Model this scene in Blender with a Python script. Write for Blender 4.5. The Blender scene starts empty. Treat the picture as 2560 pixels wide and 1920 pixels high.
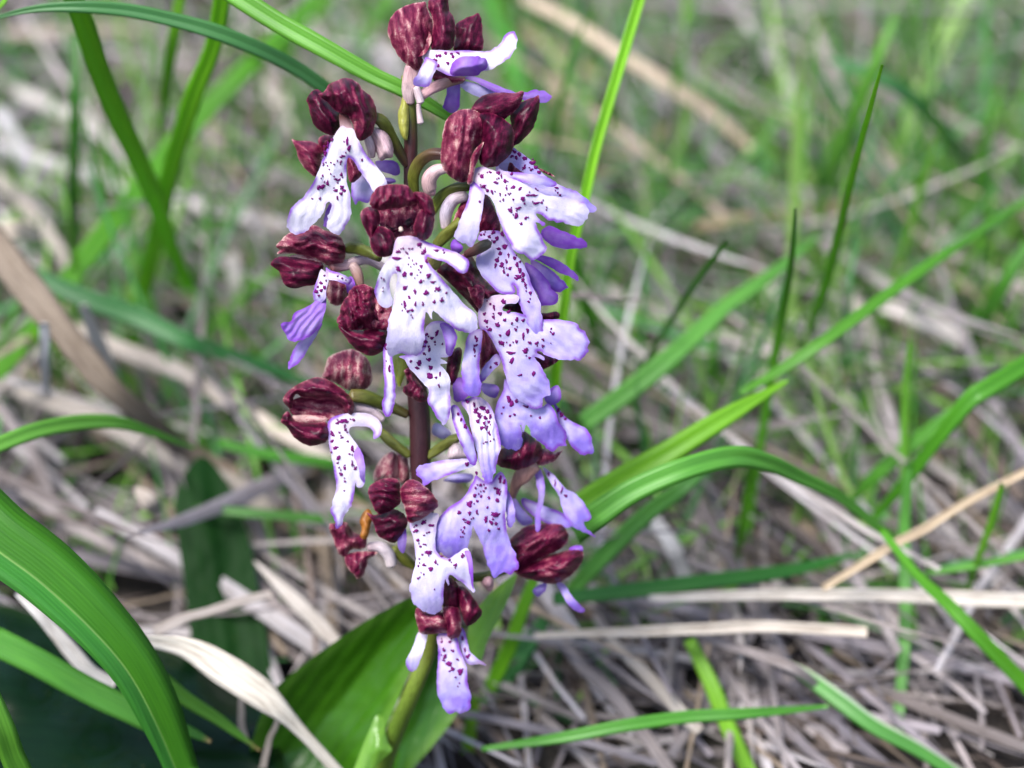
import bpy, math, random
import numpy as np
from mathutils import Vector
from mathutils.geometry import delaunay_2d_cdt
R = math.radians
sc = bpy.context.scene
COL = sc.collection

# ------------------------------------------------------------------ camera
PITCH, HCAM, DF, WF = R(34), 0.250, 0.300, 0.150      # pitch, height, focal-plane distance and its width (metres)
cam_d = bpy.data.cameras.new('camera'); cam = bpy.data.objects.new('camera', cam_d); COL.objects.link(cam)
cam.location = (0, 0, HCAM); cam.rotation_euler = (R(90) - PITCH, 0, 0)
cam_d.sensor_width = 36; cam_d.lens = 36 * DF / WF
cam_d.clip_start = 0.005; cam_d.clip_end = 200
cam_d.dof.use_dof = True; cam_d.dof.focus_distance = 0.2975; cam_d.dof.aperture_fstop = 9.6; cam_d.dof.aperture_blades = 0
sc.camera = cam

# ------------------------------------------------------------------ light
SUN_DIR = Vector((-0.36, -0.30, 0.88)).normalized()
world = bpy.data.worlds.new('World'); sc.world = world; world.use_nodes = True
wn, wl = world.node_tree.nodes, world.node_tree.links
wn.clear()
wo = wn.new('ShaderNodeOutputWorld'); wb = wn.new('ShaderNodeBackground'); sky = wn.new('ShaderNodeTexSky')
sky.sky_type = 'NISHITA'; sky.sun_disc = False
sky.sun_elevation = math.asin(SUN_DIR.z); sky.sun_rotation = math.atan2(SUN_DIR.x, SUN_DIR.y)
sky.dust_density = 2.0
wb.inputs['Strength'].default_value = 0.062
wl.new(sky.outputs[0], wb.inputs[0]); wl.new(wb.outputs[0], wo.inputs[0])
sl = bpy.data.lights.new('sun', 'SUN'); sl.energy = 1.5; sl.angle = R(24); sl.color = (1.0, 0.985, 0.96)
so = bpy.data.objects.new('sun', sl); COL.objects.link(so)
so.rotation_euler = SUN_DIR.to_track_quat('Z', 'Y').to_euler()
sc.view_settings.view_transform = 'Standard'; sc.view_settings.look = 'None'
sc.view_settings.gamma = 1.0; sc.view_settings.use_curve_mapping = False
sc.view_settings.exposure = 2.12

# ------------------------------------------------------------------ mapping from photograph pixels (2560 x 1920) to places
CP, SP = math.cos(PITCH), math.sin(PITCH)
FWD = np.array([0, CP, -SP]); UPV = np.array([0, SP, CP]); RGT = np.array([1.0, 0, 0]); CAM = np.array([0, 0, HCAM])
K = WF / DF / 2560.0
MM = WF * 1000 / 2560.0          # mm per pixel on the focal plane

def rays(px, py):
    px = np.asarray(px, float); py = np.asarray(py, float)
    return FWD + RGT * ((px - 1280) * K)[..., None] - UPV * ((py - 960) * K)[..., None]

def at_depth(px, py, d):
    return CAM + rays(px, py) * np.asarray(d, float)[..., None]

def at_height(px, py, h):
    r = rays(px, py)
    return CAM + r * ((HCAM - np.asarray(h, float)) / -r[..., 2])[..., None]

# ------------------------------------------------------------------ numpy value noise
_rs = np.random.RandomState(7)
_LAT = _rs.rand(256, 256)
def vnoise(x, y, seed=0):
    x = np.asarray(x, float) + seed * 17.31; y = np.asarray(y, float) + seed * 9.77
    xi = np.floor(x).astype(int); yi = np.floor(y).astype(int)
    fx = x - xi; fy = y - yi
    fx = fx * fx * (3 - 2 * fx); fy = fy * fy * (3 - 2 * fy)
    a = _LAT[xi % 256, yi % 256]; b = _LAT[(xi + 1) % 256, yi % 256]
    c = _LAT[xi % 256, (yi + 1) % 256]; d = _LAT[(xi + 1) % 256, (yi + 1) % 256]
    return (a * (1 - fx) + b * fx) * (1 - fy) + (c * (1 - fx) + d * fx) * fy
def fbm(x, y, seed=0, octv=3):
    s, a, t = 0, 1.0, 0
    for i in range(octv):
        s = s + a * vnoise(np.asarray(x) * 2 ** i, np.asarray(y) * 2 ** i, seed + i * 5); t += a; a *= 0.5
    return s / t
def sstep(a, b, x):
    t = np.clip((np.asarray(x, float) - a) / (b - a), 0, 1); return t * t * (3 - 2 * t)

# ------------------------------------------------------------------ materials
def new_mat(name):
    m = bpy.data.materials.new(name); m.use_nodes = True
    m.node_tree.nodes.clear()
    return m, m.node_tree.nodes, m.node_tree.links

def mathn(n, l, op, a, b=None):
    q = n.new('ShaderNodeMath'); q.operation = op
    for i, v in enumerate((a, b)):
        if v is None: continue
        if isinstance(v, (int, float)): q.inputs[i].default_value = v
        else: l.new(v, q.inputs[i])
    return q.outputs[0]

def mixc(n, l, fac, a, b, mode='MIX'):
    q = n.new('ShaderNodeMix'); q.data_type = 'RGBA'; q.blend_type = mode
    for s, v in ((0, fac), (6, a), (7, b)):
        if isinstance(v, (int, float)): q.inputs[s].default_value = v
        elif isinstance(v, tuple): q.inputs[s].default_value = (*v, 1)
        else: l.new(v, q.inputs[s])
    return q.outputs[2]

def finish(m, n, l, colour, rough=0.5, trans=0.2, tcol=None, bump=None, bstr=0.2, spec=0.5, bdist=0.0003):
    p = n.new('ShaderNodeBsdfPrincipled'); o = n.new('ShaderNodeOutputMaterial')
    l.new(colour, p.inputs['Base Color'])
    if isinstance(rough, float): p.inputs['Roughness'].default_value = rough
    else: l.new(rough, p.inputs['Roughness'])
    p.inputs['Specular IOR Level'].default_value = spec
    if bump is not None:
        b = n.new('ShaderNodeBump'); b.inputs['Strength'].default_value = bstr; b.inputs['Distance'].default_value = bdist
        l.new(bump, b.inputs['Height']); l.new(b.outputs[0], p.inputs['Normal'])
    if trans > 0:
        t = n.new('ShaderNodeBsdfTranslucent'); x = n.new('ShaderNodeMixShader'); x.inputs[0].default_value = trans
        l.new(tcol if tcol is not None else colour, t.inputs[0])
        l.new(p.outputs[0], x.inputs[1]); l.new(t.outputs[0], x.inputs[2]); l.new(x.outputs[0], o.inputs[0])
    else:
        l.new(p.outputs[0], o.inputs[0])
    return m

def uvn(n, l, sx, sy):
    u = n.new('ShaderNodeUVMap'); u.uv_map = 'UVMap'
    mp = n.new('ShaderNodeMapping'); mp.inputs['Scale'].default_value = (sx, sy, 1)
    l.new(u.outputs[0], mp.inputs[0]); return mp.outputs[0]

def noise(n, l, vec, scale, detail=3, rough=0.6):
    q = n.new('ShaderNodeTexNoise'); q.inputs['Scale'].default_value = scale
    q.inputs['Detail'].default_value = detail; q.inputs['Roughness'].default_value = rough
    if vec is not None: l.new(vec, q.inputs['Vector'])
    return q.outputs['Fac']

def ramp(n, l, fac, stops):
    q = n.new('ShaderNodeValToRGB'); e = q.color_ramp.elements
    while len(e) < len(stops): e.new(0.5)
    for i, (p, c) in enumerate(stops):
        e[i].position = p; e[i].color = (*c, 1)
    l.new(fac, q.inputs[0]); return q.outputs[0]

def tint_attr(n):
    a = n.new('ShaderNodeAttribute'); a.attribute_name = 'tint'; return a

def make_lip_mat():
    m, n, l = new_mat('lip_petal')
    a = tint_attr(n)
    f = noise(n, l, uvn(n, l, 1, 1), 5.0, 2)
    g = noise(n, l, uvn(n, l, 3.5, 0.9), 2.2, 3)
    sp = ramp(n, l, f, [(0.30, (0.72, 0.66, 0.92)), (0.42, (1, 1, 1))])
    c = mixc(n, l, 0.55, a.outputs['Color'], sp, 'MULTIPLY')
    c = mixc(n, l, 0.35, c, ramp(n, l, g, [(0.35, (0.82, 0.78, 0.95)), (0.6, (1, 1, 1))]), 'MULTIPLY')
    return finish(m, n, l, c, 0.6, 0.30, None, g, 0.6, 0.2, 0.0002)

def make_sepal_mat():
    m, n, l = new_mat('maroon_sepal')
    a = tint_attr(n)                                  # R = lightness, G = redness
    sep = n.new('ShaderNodeSeparateColor'); l.new(a.outputs['Color'], sep.inputs[0])
    v1 = noise(n, l, uvn(n, l, 1.5, 0.55), 0.85, 6, 0.62)
    v2 = noise(n, l, uvn(n, l, 1, 0.8), 6.0, 3, 0.75)
    w = n.new('ShaderNodeTexWave'); w.wave_type = 'BANDS'; w.bands_direction = 'X'; w.inputs['Scale'].default_value = 0.27
    w.inputs['Distortion'].default_value = 2.5; w.inputs['Detail'].default_value = 2; w.inputs['Detail Scale'].default_value = 1.5
    l.new(uvn(n, l, 1, 0.35), w.inputs[0])
    s = mathn(n, l, 'ADD', mathn(n, l, 'MULTIPLY', v1, 1.5), mathn(n, l, 'MULTIPLY', v2, 0.75))
    s = mathn(n, l, 'ADD', mathn(n, l, 'SUBTRACT', s, 0.60), mathn(n, l, 'MULTIPLY', w.outputs['Fac'], 0.13))
    s = mathn(n, l, 'ADD', s, mathn(n, l, 'SUBTRACT', sep.outputs[0], 0.40))
    c = ramp(n, l, s, [(0.10, (0.010, 0.0006, 0.005)), (0.36, (0.050, 0.0022, 0.016)), (0.56, (0.118, 0.0065, 0.034)),
                       (0.80, (0.25, 0.052, 0.085)), (1.05, (0.50, 0.30, 0.28))])
    return finish(m, n, l, c, 0.36, 0.18, None, v1, 0.35, 0.22, 0.0004)

def make_tube_mat():
    m, n, l = new_mat('fleshy_stalk')
    a = tint_attr(n)
    g = noise(n, l, uvn(n, l, 2.2, 0.3), 3.0, 3)
    h = noise(n, l, uvn(n, l, 1, 1), 4.0, 2)
    c = mixc(n, l, 0.7, a.outputs['Color'], ramp(n, l, g, [(0.3, (0.45, 0.38, 0.42)), (0.6, (1.05, 1, 1))]), 'MULTIPLY')
    return finish(m, n, l, c, 0.4, 0.12, None, h, 0.3, 0.4, 0.0002)

def make_spot_mat():
    m, n, l = new_mat('purple_tuft')
    c = ramp(n, l, noise(n, l, None, 900.0, 2), [(0.3, (0.075, 0.003, 0.065)), (0.7, (0.165, 0.010, 0.135))])
    return finish(m, n, l, c, 0.8, 0.0, spec=0.08)

def make_leaf_mat(name, rough, lines, bstr, gloss=0.5):
    m, n, l = new_mat(name)
    a = tint_attr(n)
    w = n.new('ShaderNodeTexWave'); w.wave_type = 'BANDS'; w.bands_direction = 'X'
    w.inputs['Scale'].default_value = lines; w.inputs['Distortion'].default_value = 0.6; w.inputs['Detail'].default_value = 2
    l.new(uvn(n, l, 1, 0.02), w.inputs[0])
    st = noise(n, l, uvn(n, l, 7, 0.05), 1.0, 3)
    bl = noise(n, l, uvn(n, l, 1.0, 0.09), 1.2, 3)
    c = mixc(n, l, 0.5, a.outputs['Color'], ramp(n, l, w.outputs['Fac'], [(0.1, (0.86, 0.89, 0.80)), (0.7, (1.05, 1.04, 1.02))]), 'MULTIPLY')
    c = mixc(n, l, 0.75, c, ramp(n, l, st, [(0.3, (0.68, 0.74, 0.66)), (0.65, (1.12, 1.1, 1.1))]), 'MULTIPLY')
    c = mixc(n, l, 0.6, c, ramp(n, l, bl, [(0.3, (0.72, 0.8, 0.8)), (0.7, (1.15, 1.1, 0.95))]), 'MULTIPLY')
    dirt = noise(n, l, uvn(n, l, 1.4, 0.5), 1.6, 4, 0.7)
    c = mixc(n, l, ramp(n, l, dirt, [(0.66, (0, 0, 0)), (0.74, (0.7, 0.7, 0.7))]), c, (0.16, 0.15, 0.05))
    tc = mixc(n, l, 1.0, c, (1.25, 1.5, 0.45), 'MULTIPLY')
    return finish(m, n, l, c, rough, 0.33, tc, w.outputs['Fac'], bstr, gloss, 0.0003)

def make_straw_mat():
    m, n, l = new_mat('dead_straw')
    a = tint_attr(n)
    st = noise(n, l, uvn(n, l, 6, 0.06), 1.0, 4, 0.65)
    bl = noise(n, l, uvn(n, l, 1.0, 0.11), 1.3, 4, 0.6)
    c = mixc(n, l, 0.85, a.outputs['Color'], ramp(n, l, st, [(0.28, (0.50, 0.46, 0.42)), (0.65, (1.12, 1.1, 1.08))]), 'MULTIPLY')
    c = mixc(n, l, 0.8, c, ramp(n, l, bl, [(0.28, (0.45, 0.38, 0.33)), (0.5, (0.95, 0.93, 0.92)), (0.75, (1.12, 1.1, 1.12))]), 'MULTIPLY')
    return finish(m, n, l, c, 0.62, 0.12, None, st, 0.6, 0.3, 0.0003)

def make_ground_mat():
    m, n, l = new_mat('leaf_mould')
    tc = n.new('ShaderNodeTexCoord')
    a = noise(n, l, tc.outputs['Object'], 60.0, 6, 0.7)
    b = noise(n, l, tc.outputs['Object'], 6.0, 4)
    c1 = ramp(n, l, a, [(0.3, (0.006, 0.005, 0.005)), (0.5, (0.022, 0.018, 0.016)), (0.7, (0.07, 0.058, 0.05))])
    c = mixc(n, l, ramp(n, l, b, [(0.55, (0, 0, 0)), (0.75, (1, 1, 1))]), c1, (0.025, 0.035, 0.012))
    return finish(m, n, l, c, 0.9, 0.0, None, a, 1.0, 0.2, 0.004)

M_LIP, M_SEP, M_TUBE, M_SPOT = make_lip_mat(), make_sepal_mat(), make_tube_mat(), make_spot_mat()
M_GRASS = make_leaf_mat('green_blade', 0.48, 0.55, 0.1)
M_LEAF = make_leaf_mat('orchid_leaf', 0.33, 0.16, 0.35)
M_GLOSS = make_leaf_mat('glossy_leaf', 0.13, 0.16, 0.05, 0.22)
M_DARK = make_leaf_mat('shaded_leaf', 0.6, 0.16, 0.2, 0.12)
M_STRAW, M_GROUND = make_straw_mat(), make_ground_mat()

# ------------------------------------------------------------------ mesh building
def link(name, me, parent=None):
    o = bpy.data.objects.new(name, me); COL.objects.link(o)
    if parent is not None: o.parent = parent
    return o

def build(name, verts, faces, mat, parent=None, tint=None, uv=None, smooth=True):
    """verts N x 3 in world space, faces list of tuples; tint N x 3; uv N x 2"""
    verts = np.asarray(verts, float)
    if parent is not None:                              # keep world places: parents are unrotated empties
        p = parent; off = np.zeros(3)
        while p is not None:
            off += np.array(p.location); p = p.parent
        verts = verts - off
    me = bpy.data.meshes.new(name)
    me.from_pydata(verts.tolist(), [], faces)
    me.materials.append(mat)
    if tint is not None:
        at = me.attributes.new('tint', 'FLOAT_COLOR', 'POINT')
        c = np.ones((len(verts), 4)); c[:, :3] = tint
        at.data.foreach_set('color', c.ravel().astype(np.float32))
    if uv is not None:
        ul = me.uv_layers.new(name='UVMap')
        li = np.empty(len(me.loops), dtype=np.int32); me.loops.foreach_get('vertex_index', li)
        ul.data.foreach_set('uv', np.asarray(uv, float)[li].ravel().astype(np.float32))
    if smooth:
        me.polygons.foreach_set('use_smooth', np.ones(len(me.polygons), dtype=bool))
    me.update()
    return link(name, me, parent)

def catmull(P, n, closed=False):
    P = np.asarray(P, float); out = []
    N = len(P); segs = N if closed else N - 1
    for i in range(segs):
        if closed: p0, p1, p2, p3 = P[i - 1], P[i], P[(i + 1) % N], P[(i + 2) % N]
        else: p0, p1, p2, p3 = P[max(i - 1, 0)], P[i], P[i + 1], P[min(i + 2, N - 1)]
        k = n if np.isscalar(n) else n[i]
        for t in np.linspace(0, 1, k, endpoint=False):
            out.append(0.5 * (2 * p1 + (p2 - p0) * t + (2 * p0 - 5 * p1 + 4 * p2 - p3) * t * t + (3 * p1 - p0 - 3 * p2 + p3) * t ** 3))
    if not closed: out.append(P[-1])
    return np.array(out)

# views the outlines were measured in: origin and scale (photograph pixels per measured unit)
VIEW = {1: (640, 0), 2: (640, 500), 3: (640, 960), 4: (640, 1280)}
ZS = 900 / 2212.0
def zp(view, pts):
    p = np.asarray(pts, float)
    if view == 0: return p * (2560 / 2212.0)
    ox, oy = VIEW[view]
    return np.stack([ox + p[:, 0] * ZS, oy + p[:, 1] * ZS], 1)

def axis_mm(py):                                         # distance of the stem behind the focal plane, in mm
    return -2.0 + 22.0 * (np.asarray(py, float) / 1920.0)

def edge_dist(pts, loop):
    a = loop; b = np.roll(loop, -1, 0); ab = b - a; L = (ab ** 2).sum(1) + 1e-9
    out = np.empty(len(pts))
    for s in range(0, len(pts), 1500):
        q = pts[s:s + 1500, None, :] - a[None]
        t = np.clip((q * ab[None]).sum(2) / L, 0, 1)
        out[s:s + 1500] = np.sqrt(((q - t[..., None] * ab[None]) ** 2).sum(2)).min(1)
    return out

def inside(pts, loop):
    x, y = pts[:, 0], pts[:, 1]; r = np.zeros(len(pts), bool)
    for (x0, y0), (x1, y1) in zip(loop, np.roll(loop, -1, 0)):
        c = (y0 > y) != (y1 > y)
        r ^= c & (x < (x1 - x0) * (y - y0) / (y1 - y0 + 1e-12) + x0)
    return r

def sharp_rim(me, rim):
    """thin edge: the two faces of a petal do not shade into each other"""
    ev = np.empty(len(me.edges) * 2, dtype=np.int32); me.edges.foreach_get('vertices', ev); ev = ev.reshape(-1, 2)
    m = np.zeros(len(me.vertices), bool); m[rim] = True
    at = me.attributes.new('sharp_edge', 'BOOLEAN', 'EDGE')
    at.data.foreach_set('value', m[ev].all(1))
_seed = [0]
def sheet(name, parent, view, poly, off, mat, bulge=1.0, tilt=(0, 0), axis=None, ridge=(0, 30), crk=(0.3, 40), th=0.35, puff=0.0,
          rad=None, sp=5.0, colour=None, rag=0.7, base=None, fold=0.0, dome_p=2.0, octv=3, teeth=0.0, sag=0.0):
    """A petal, sepal or leaf: an outline filled with a fine net, bent, ridged and given a closed back. Depths in mm; returns (object, depth function)."""
    _seed[0] += 1; sd = _seed[0]
    P = zp(view, poly)
    seglen = np.sqrt(((np.roll(P, -1, 0) - P) ** 2).sum(1))
    loop = catmull(P, [max(1, int(round(s / sp))) for s in seglen], True)
    i = np.arange(len(loop))
    loop = loop + rag * 2 * np.stack([vnoise(i * 0.45, sd) - 0.5, vnoise(i * 0.45, sd + 60.5) - 0.5], 1)
    if teeth and axis is not None:
        B0, B1 = zp(view, axis); tq = ((loop - B0) @ (B1 - B0)) / ((B1 - B0) ** 2).sum()
        tg = np.roll(loop, -1, 0) - np.roll(loop, 1, 0); tg /= np.linalg.norm(tg, axis=1)[:, None] + 1e-9
        nr_ = np.stack([-tg[:, 1], tg[:, 0]], 1)
        saw = vnoise(i * 0.55, sd + 11.5) - 0.5
        loop = loop + nr_ * (teeth * 2 * saw * sstep(0.5, 0.85, tq))[:, None]
    lo, hi = loop.min(0), loop.max(0)
    gx, gy = np.meshgrid(np.arange(lo[0], hi[0], sp), np.arange(lo[1], hi[1], sp * 0.866))
    gx = gx + (np.arange(gx.shape[0]) % 2)[:, None] * sp * 0.5
    g = np.stack([gx.ravel(), gy.ravel()], 1)
    g = g[inside(g, loop)]
    if len(g): g = g[edge_dist(g, loop) > sp * 0.6]
    allp = np.concatenate([loop, g]) if len(g) else loop
    n = len(loop)
    res = delaunay_2d_cdt([Vector(p) for p in allp], [(k, (k + 1) % n) for k in range(n)], [], 1, 1e-4)
    V = np.array([tuple(v) for v in res[0]]); F = [tuple(f) for f in res[2]]
    e = edge_dist(V, loop); onb = e < 0.25
    emax = max(e.max(), 1e-3); Rd = rad if rad else emax
    if axis is None: A0, A1 = np.array([(lo[0] + hi[0]) / 2, lo[1]]), np.array([(lo[0] + hi[0]) / 2, hi[1]])
    else: A0, A1 = zp(view, axis)
    ax = A1 - A0; aL = math.hypot(*ax); ax = ax / aL; nx = np.array([-ax[1], ax[0]])
    c = loop.mean(0); bx, by = (c if base is None else zp(view, [base])[0])
    d0 = DF * 1000 + axis_mm(c[1]) + off * 0.78
    def depth(p, ee):
        t = np.clip(ee / Rd, 0, 1); dome = np.sqrt(np.maximum(0, 1 - (1 - t) ** 2)) if dome_p == 2.0 else 1 - (1 - t) ** dome_p
        al = (p - A0) @ ax; ac = (p - A0) @ nx
        d = d0 + tilt[0] * (p[:, 0] - bx) * MM + tilt[1] * (p[:, 1] - by) * MM - bulge * dome
        if sag: d = d - sag * np.sin(math.pi * np.clip(al / aL, 0, 1.15) * 0.9 + 0.2)
        if fold: d = d - fold * np.abs(ac) * MM
        if ridge[0]:
            w = fbm(al / 60, ac / 60, sd) * 2.0
            d = d - ridge[0] * np.sin(2 * math.pi * (ac / ridge[1] + w)) * sstep(0, 10, ee)
        d = d - crk[0] * 2 * (fbm(p[:, 0] / crk[1], p[:, 1] / crk[1], sd + 3, octv) - 0.5)
        return d
    dv = depth(V, e)
    al = (V - A0) @ ax; ac = (V - A0) @ nx; tt = al / aL
    tint = colour(V, e, tt, ac, sd) if callable(colour) else np.tile(np.array(colour, float), (len(V), 1))
    uv = np.stack([ac * MM + sd * 3.7, al * MM + sd * 5.1], 1)
    t = np.clip(e / Rd, 0, 1)
    back = dv + th * sstep(0, 6, e) + puff * np.sqrt(np.maximum(0, 1 - (1 - t) ** 2))
    front3 = at_depth(V[:, 0], V[:, 1], dv / 1000)
    ids = np.arange(len(V)); bid = ids.copy(); inn = np.where(~onb)[0]
    bid[inn] = len(V) + np.arange(len(inn))
    back3 = at_depth(V[inn, 0], V[inn, 1], back[inn] / 1000)
    faces = []
    for f in F:
        (x0, y0), (x1, y1), (x2, y2) = V[f[0]], V[f[1]], V[f[2]]
        if (x1 - x0) * (y2 - y0) - (x2 - x0) * (y1 - y0) > 0: f = f[::-1]
        faces.append(f)
        if not (onb[f[0]] and onb[f[1]] and onb[f[2]]): faces.append((bid[f[0]], bid[f[2]], bid[f[1]]))
    faces = [tuple(int(k) for k in f) for f in faces]
    o = build(name, np.concatenate([front3, back3]), faces, mat, parent, np.concatenate([tint, tint[inn]]), np.concatenate([uv, uv[inn]]))
    sharp_rim(o.data, np.where(onb)[0])
    return o, (lambda p: depth(np.asarray(p, float), edge_dist(np.asarray(p, float), loop))), loop

def tube(name, parent, view, pts, rad, mat, colour, ribs=0, twist=0.0, sides=14, n=7, end=1.0, rib=0.16):
    """pts: (x, y, offset behind the stem line in mm); rad: pixel radius per point; colour: one RGB or one per point"""
    P = np.asarray(pts, float); xy = zp(view, P[:, :2])
    d = (DF * 1000 + axis_mm(xy[:, 1]) + P[:, 2] * 0.78) / 1000
    rr = np.broadcast_to(np.asarray(rad, float), (len(P),)) * (0.88 if ribs == 3 else 1.0)
    cc = np.asarray(colour, float); cc = np.tile(cc, (len(P), 1)) if cc.ndim == 1 else cc
    W = at_depth(xy[:, 0], xy[:, 1], d)
    A = catmull(np.concatenate([W, (rr * MM / 1000)[:, None], cc], 1), n)
    C, r, col = A[:, :3], A[:, 3], np.clip(A[:, 4:], 0.001, 1)
    N = len(C); T = np.gradient(C, axis=0); T /= np.linalg.norm(T, axis=1)[:, None] + 1e-12
    side = np.cross(T, FWD); side /= np.linalg.norm(side, axis=1)[:, None] + 1e-12
    nor = np.cross(side, T)
    s = np.concatenate([[0], np.cumsum(np.linalg.norm(np.diff(C, axis=0), axis=1))])
    vs, uv, ti, fs = [], [], [], []
    for i in range(N):
        for k in range(sides):
            a = 2 * math.pi * k / sides
            q = r[i] * (1 + (rib * math.cos(ribs * (a + twist * i / N)) if ribs else 0))
            vs.append(C[i] + (side[i] * math.cos(a) + nor[i] * math.sin(a)) * q)
            uv.append((k / sides * 6 if k < sides / 2 else (1 - k / sides) * 6, s[i] * 1000)); ti.append(col[i])
    for i in range(N - 1):
        for k in range(sides):
            k2 = (k + 1) % sides
            fs.append((i * sides + k, i * sides + k2, (i + 1) * sides + k2, (i + 1) * sides + k))
    for i, sg in ((0, -1), (N - 1, 1)):
        vs.append(C[i] + T[i] * sg * r[i] * 0.6 * end); uv.append((0, s[i] * 1000)); ti.append(col[i]); ci = len(vs) - 1
        for k in range(sides):
            f = (i * sides + k, i * sides + (k + 1) % sides, ci)
            fs.append(f if sg > 0 else f[::-1])
    return build(name, vs, fs, mat, parent, np.array(ti), np.array(uv))

def tufts(parent, view, spots, dfun, seed):
    """purple hair tufts standing on a lip: (x, y[, rx, ry]) in view units"""
    rnd = random.Random(seed); vs, fs = [], []
    P = zp(view, [s[:2] for s in spots])
    for s, c in zip(spots, P):
        rx, ry = (s[2] * 0.88, s[3] * 0.88) if len(s) > 3 else (11.5, 11.5)
        blobs = [(0, 0, 0.75 if max(rx, ry) > 1.4 * min(rx, ry) else 1.0)]
        if max(rx, ry) >= 12:
            for _ in range(rnd.choice((1, 2, 2, 3))): blobs.append((rnd.uniform(-.8, .8), rnd.uniform(-.8, .8), rnd.uniform(.4, .7)))
        for bx, by, q in blobs:
            cx, cy = c[0] + bx * rx * ZS, c[1] + by * ry * ZS
            nn = 11; ring = []
            for k in range(nn):
                a = 2 * math.pi * k / nn
                m = rnd.uniform(0.65, 1.05)
                if math.sin(a) < -0.2 and rnd.random() < 0.45: m *= rnd.uniform(1.25, 1.8)
                ring.append((cx + math.cos(a) * rx * ZS * q * m, cy + math.sin(a) * ry * ZS * q * m))
            pts = np.array(ring + [(cx, cy)])
            d = dfun(pts); d[:-1] -= 0.03; d[-1] = d[-1] - 0.22
            mid = 0.55 * pts[:-1] + 0.45 * pts[-1]; dm = dfun(mid) - 0.2
            w = at_depth(np.concatenate([pts[:-1], mid, pts[-1:]])[:, 0], np.concatenate([pts[:-1], mid, pts[-1:]])[:, 1],
                         np.concatenate([d[:-1], dm, d[-1:]]) / 1000)
            b = len(vs); vs.extend(w.tolist())
            for k in range(nn):
                k2 = (k + 1) % nn
                fs.append((b + k2, b + k, b + nn + k, b + nn + k2)); fs.append((b + nn + k2, b + nn + k, b + 2 * nn))
    if not vs: return
    o = build('hair_tufts', vs, fs, M_SPOT, parent); o['kind'] = 'stuff'
    return o

def auto_spots(loop, view, n, t0, t1, axis, seed, edge=14):
    rnd = random.Random(seed); A0, A1 = zp(view, axis); ax = A1 - A0; L = (ax ** 2).sum(); out = []
    lo, hi = loop.min(0), loop.max(0); ox, oy = VIEW[view]
    for _ in range(4000):
        if len(out) >= n: break
        p = np.array([[rnd.uniform(lo[0], hi[0]), rnd.uniform(lo[1], hi[1])]])
        t = ((p[0] - A0) @ ax) / L
        if not (t0 < t < t1) or not inside(p, loop)[0] or edge_dist(p, loop)[0] < edge * ZS: continue
        q = ((p[0, 0] - ox) / ZS, (p[0, 1] - oy) / ZS)
        if any((q[0] - o[0]) ** 2 + (q[1] - o[1]) ** 2 < 30 ** 2 for o in out): continue
        s = rnd.uniform(8, 15); out.append((q[0], q[1], s, s * rnd.uniform(.8, 1.3)))
    return out

WHITE = np.array((0.80, 0.77, 0.84)); LAV = np.array((0.30, 0.205, 0.70)); VIO = np.array((0.25, 0.070, 0.50)); PINKW = np.array((0.70, 0.50, 0.55))
def lipcol(viol=0.35, tip=0.3, under=0.0, neck=0.5, edge=1.0):  # viol: lavender pigment, raised on right and lower lips to paint in bluish shade
    def f(V, e, t, ac, sd):
        nz = fbm(V[:, 0] / 22, V[:, 1] / 22, sd + 11)
        a = viol * (0.40 + 0.7 * nz) + 1.15 * tip * sstep(0.45, 1.0, t) * (0.4 + 1.0 * nz)
        a = np.clip(a, 0, 1)[:, None]
        c = WHITE * (1 - a) + LAV * a
        nk = (neck * (1 - sstep(0.0, 0.28, t)) * (0.4 + 0.8 * nz))[:, None]; c = c * (1 - nk) + PINKW * nk
        b = np.clip((1 - sstep(1.5, 11.0, e)) * edge * (0.08 + 1.1 * sstep(0.3, 0.75, fbm(V[:, 0] / 50, V[:, 1] / 50, sd + 31))), 0, 0.95)[:, None]
        c = c * (1 - b) + VIO * b
        u = np.clip(under * (0.75 + 0.5 * nz), 0, 1)[:, None]
        return c * (1 - u) + VIO * u
    return f
def sepcol(light=0.0, rim=0.15, inner=None):
    def f(V, e, t, ac, sd):
        nz = fbm(V[:, 0] / 40, V[:, 1] / 40, sd + 21)
        l = 0.27 + light + 0.25 * (nz - 0.5) + rim * (1 - sstep(0.5, 4.5, e))
        if inner: l = l + inner * sstep(6, 22, e) * sstep(0.35, 0.6, nz)
        return np.stack([np.clip(l, 0, 1)] * 3, 1)
    return f

# ================================================================== the setting: ground
def ground_h(x, y):
    return 0.010 * (fbm(np.asarray(x) * 9 + 40, np.asarray(y) * 9 + 40, 2) - 0.5) * 2 - 0.003
def build_ground():
    s = np.linspace(-1, 1, 181); q = np.sign(s) * (np.abs(s) * 0.9 + np.abs(s) ** 6 * 60)
    X, Y = np.meshgrid(q, q + 0.45); X, Y = X.ravel(), Y.ravel()
    far = sstep(1.0, 3.0, np.hypot(X, Y - 0.45))
    Z = ground_h(X, Y) + far * 0.25 * (fbm(X * 0.4, Y * 0.4, 9) - 0.5)
    n = len(s)
    fs = [(i * n + j, i * n + j + 1, (i + 1) * n + j + 1, (i + 1) * n + j) for i in range(n - 1) for j in range(n - 1)]
    o = build('ground', np.stack([X, Y, Z], 1), fs, M_GROUND); o['kind'] = 'structure'
build_ground()

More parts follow.
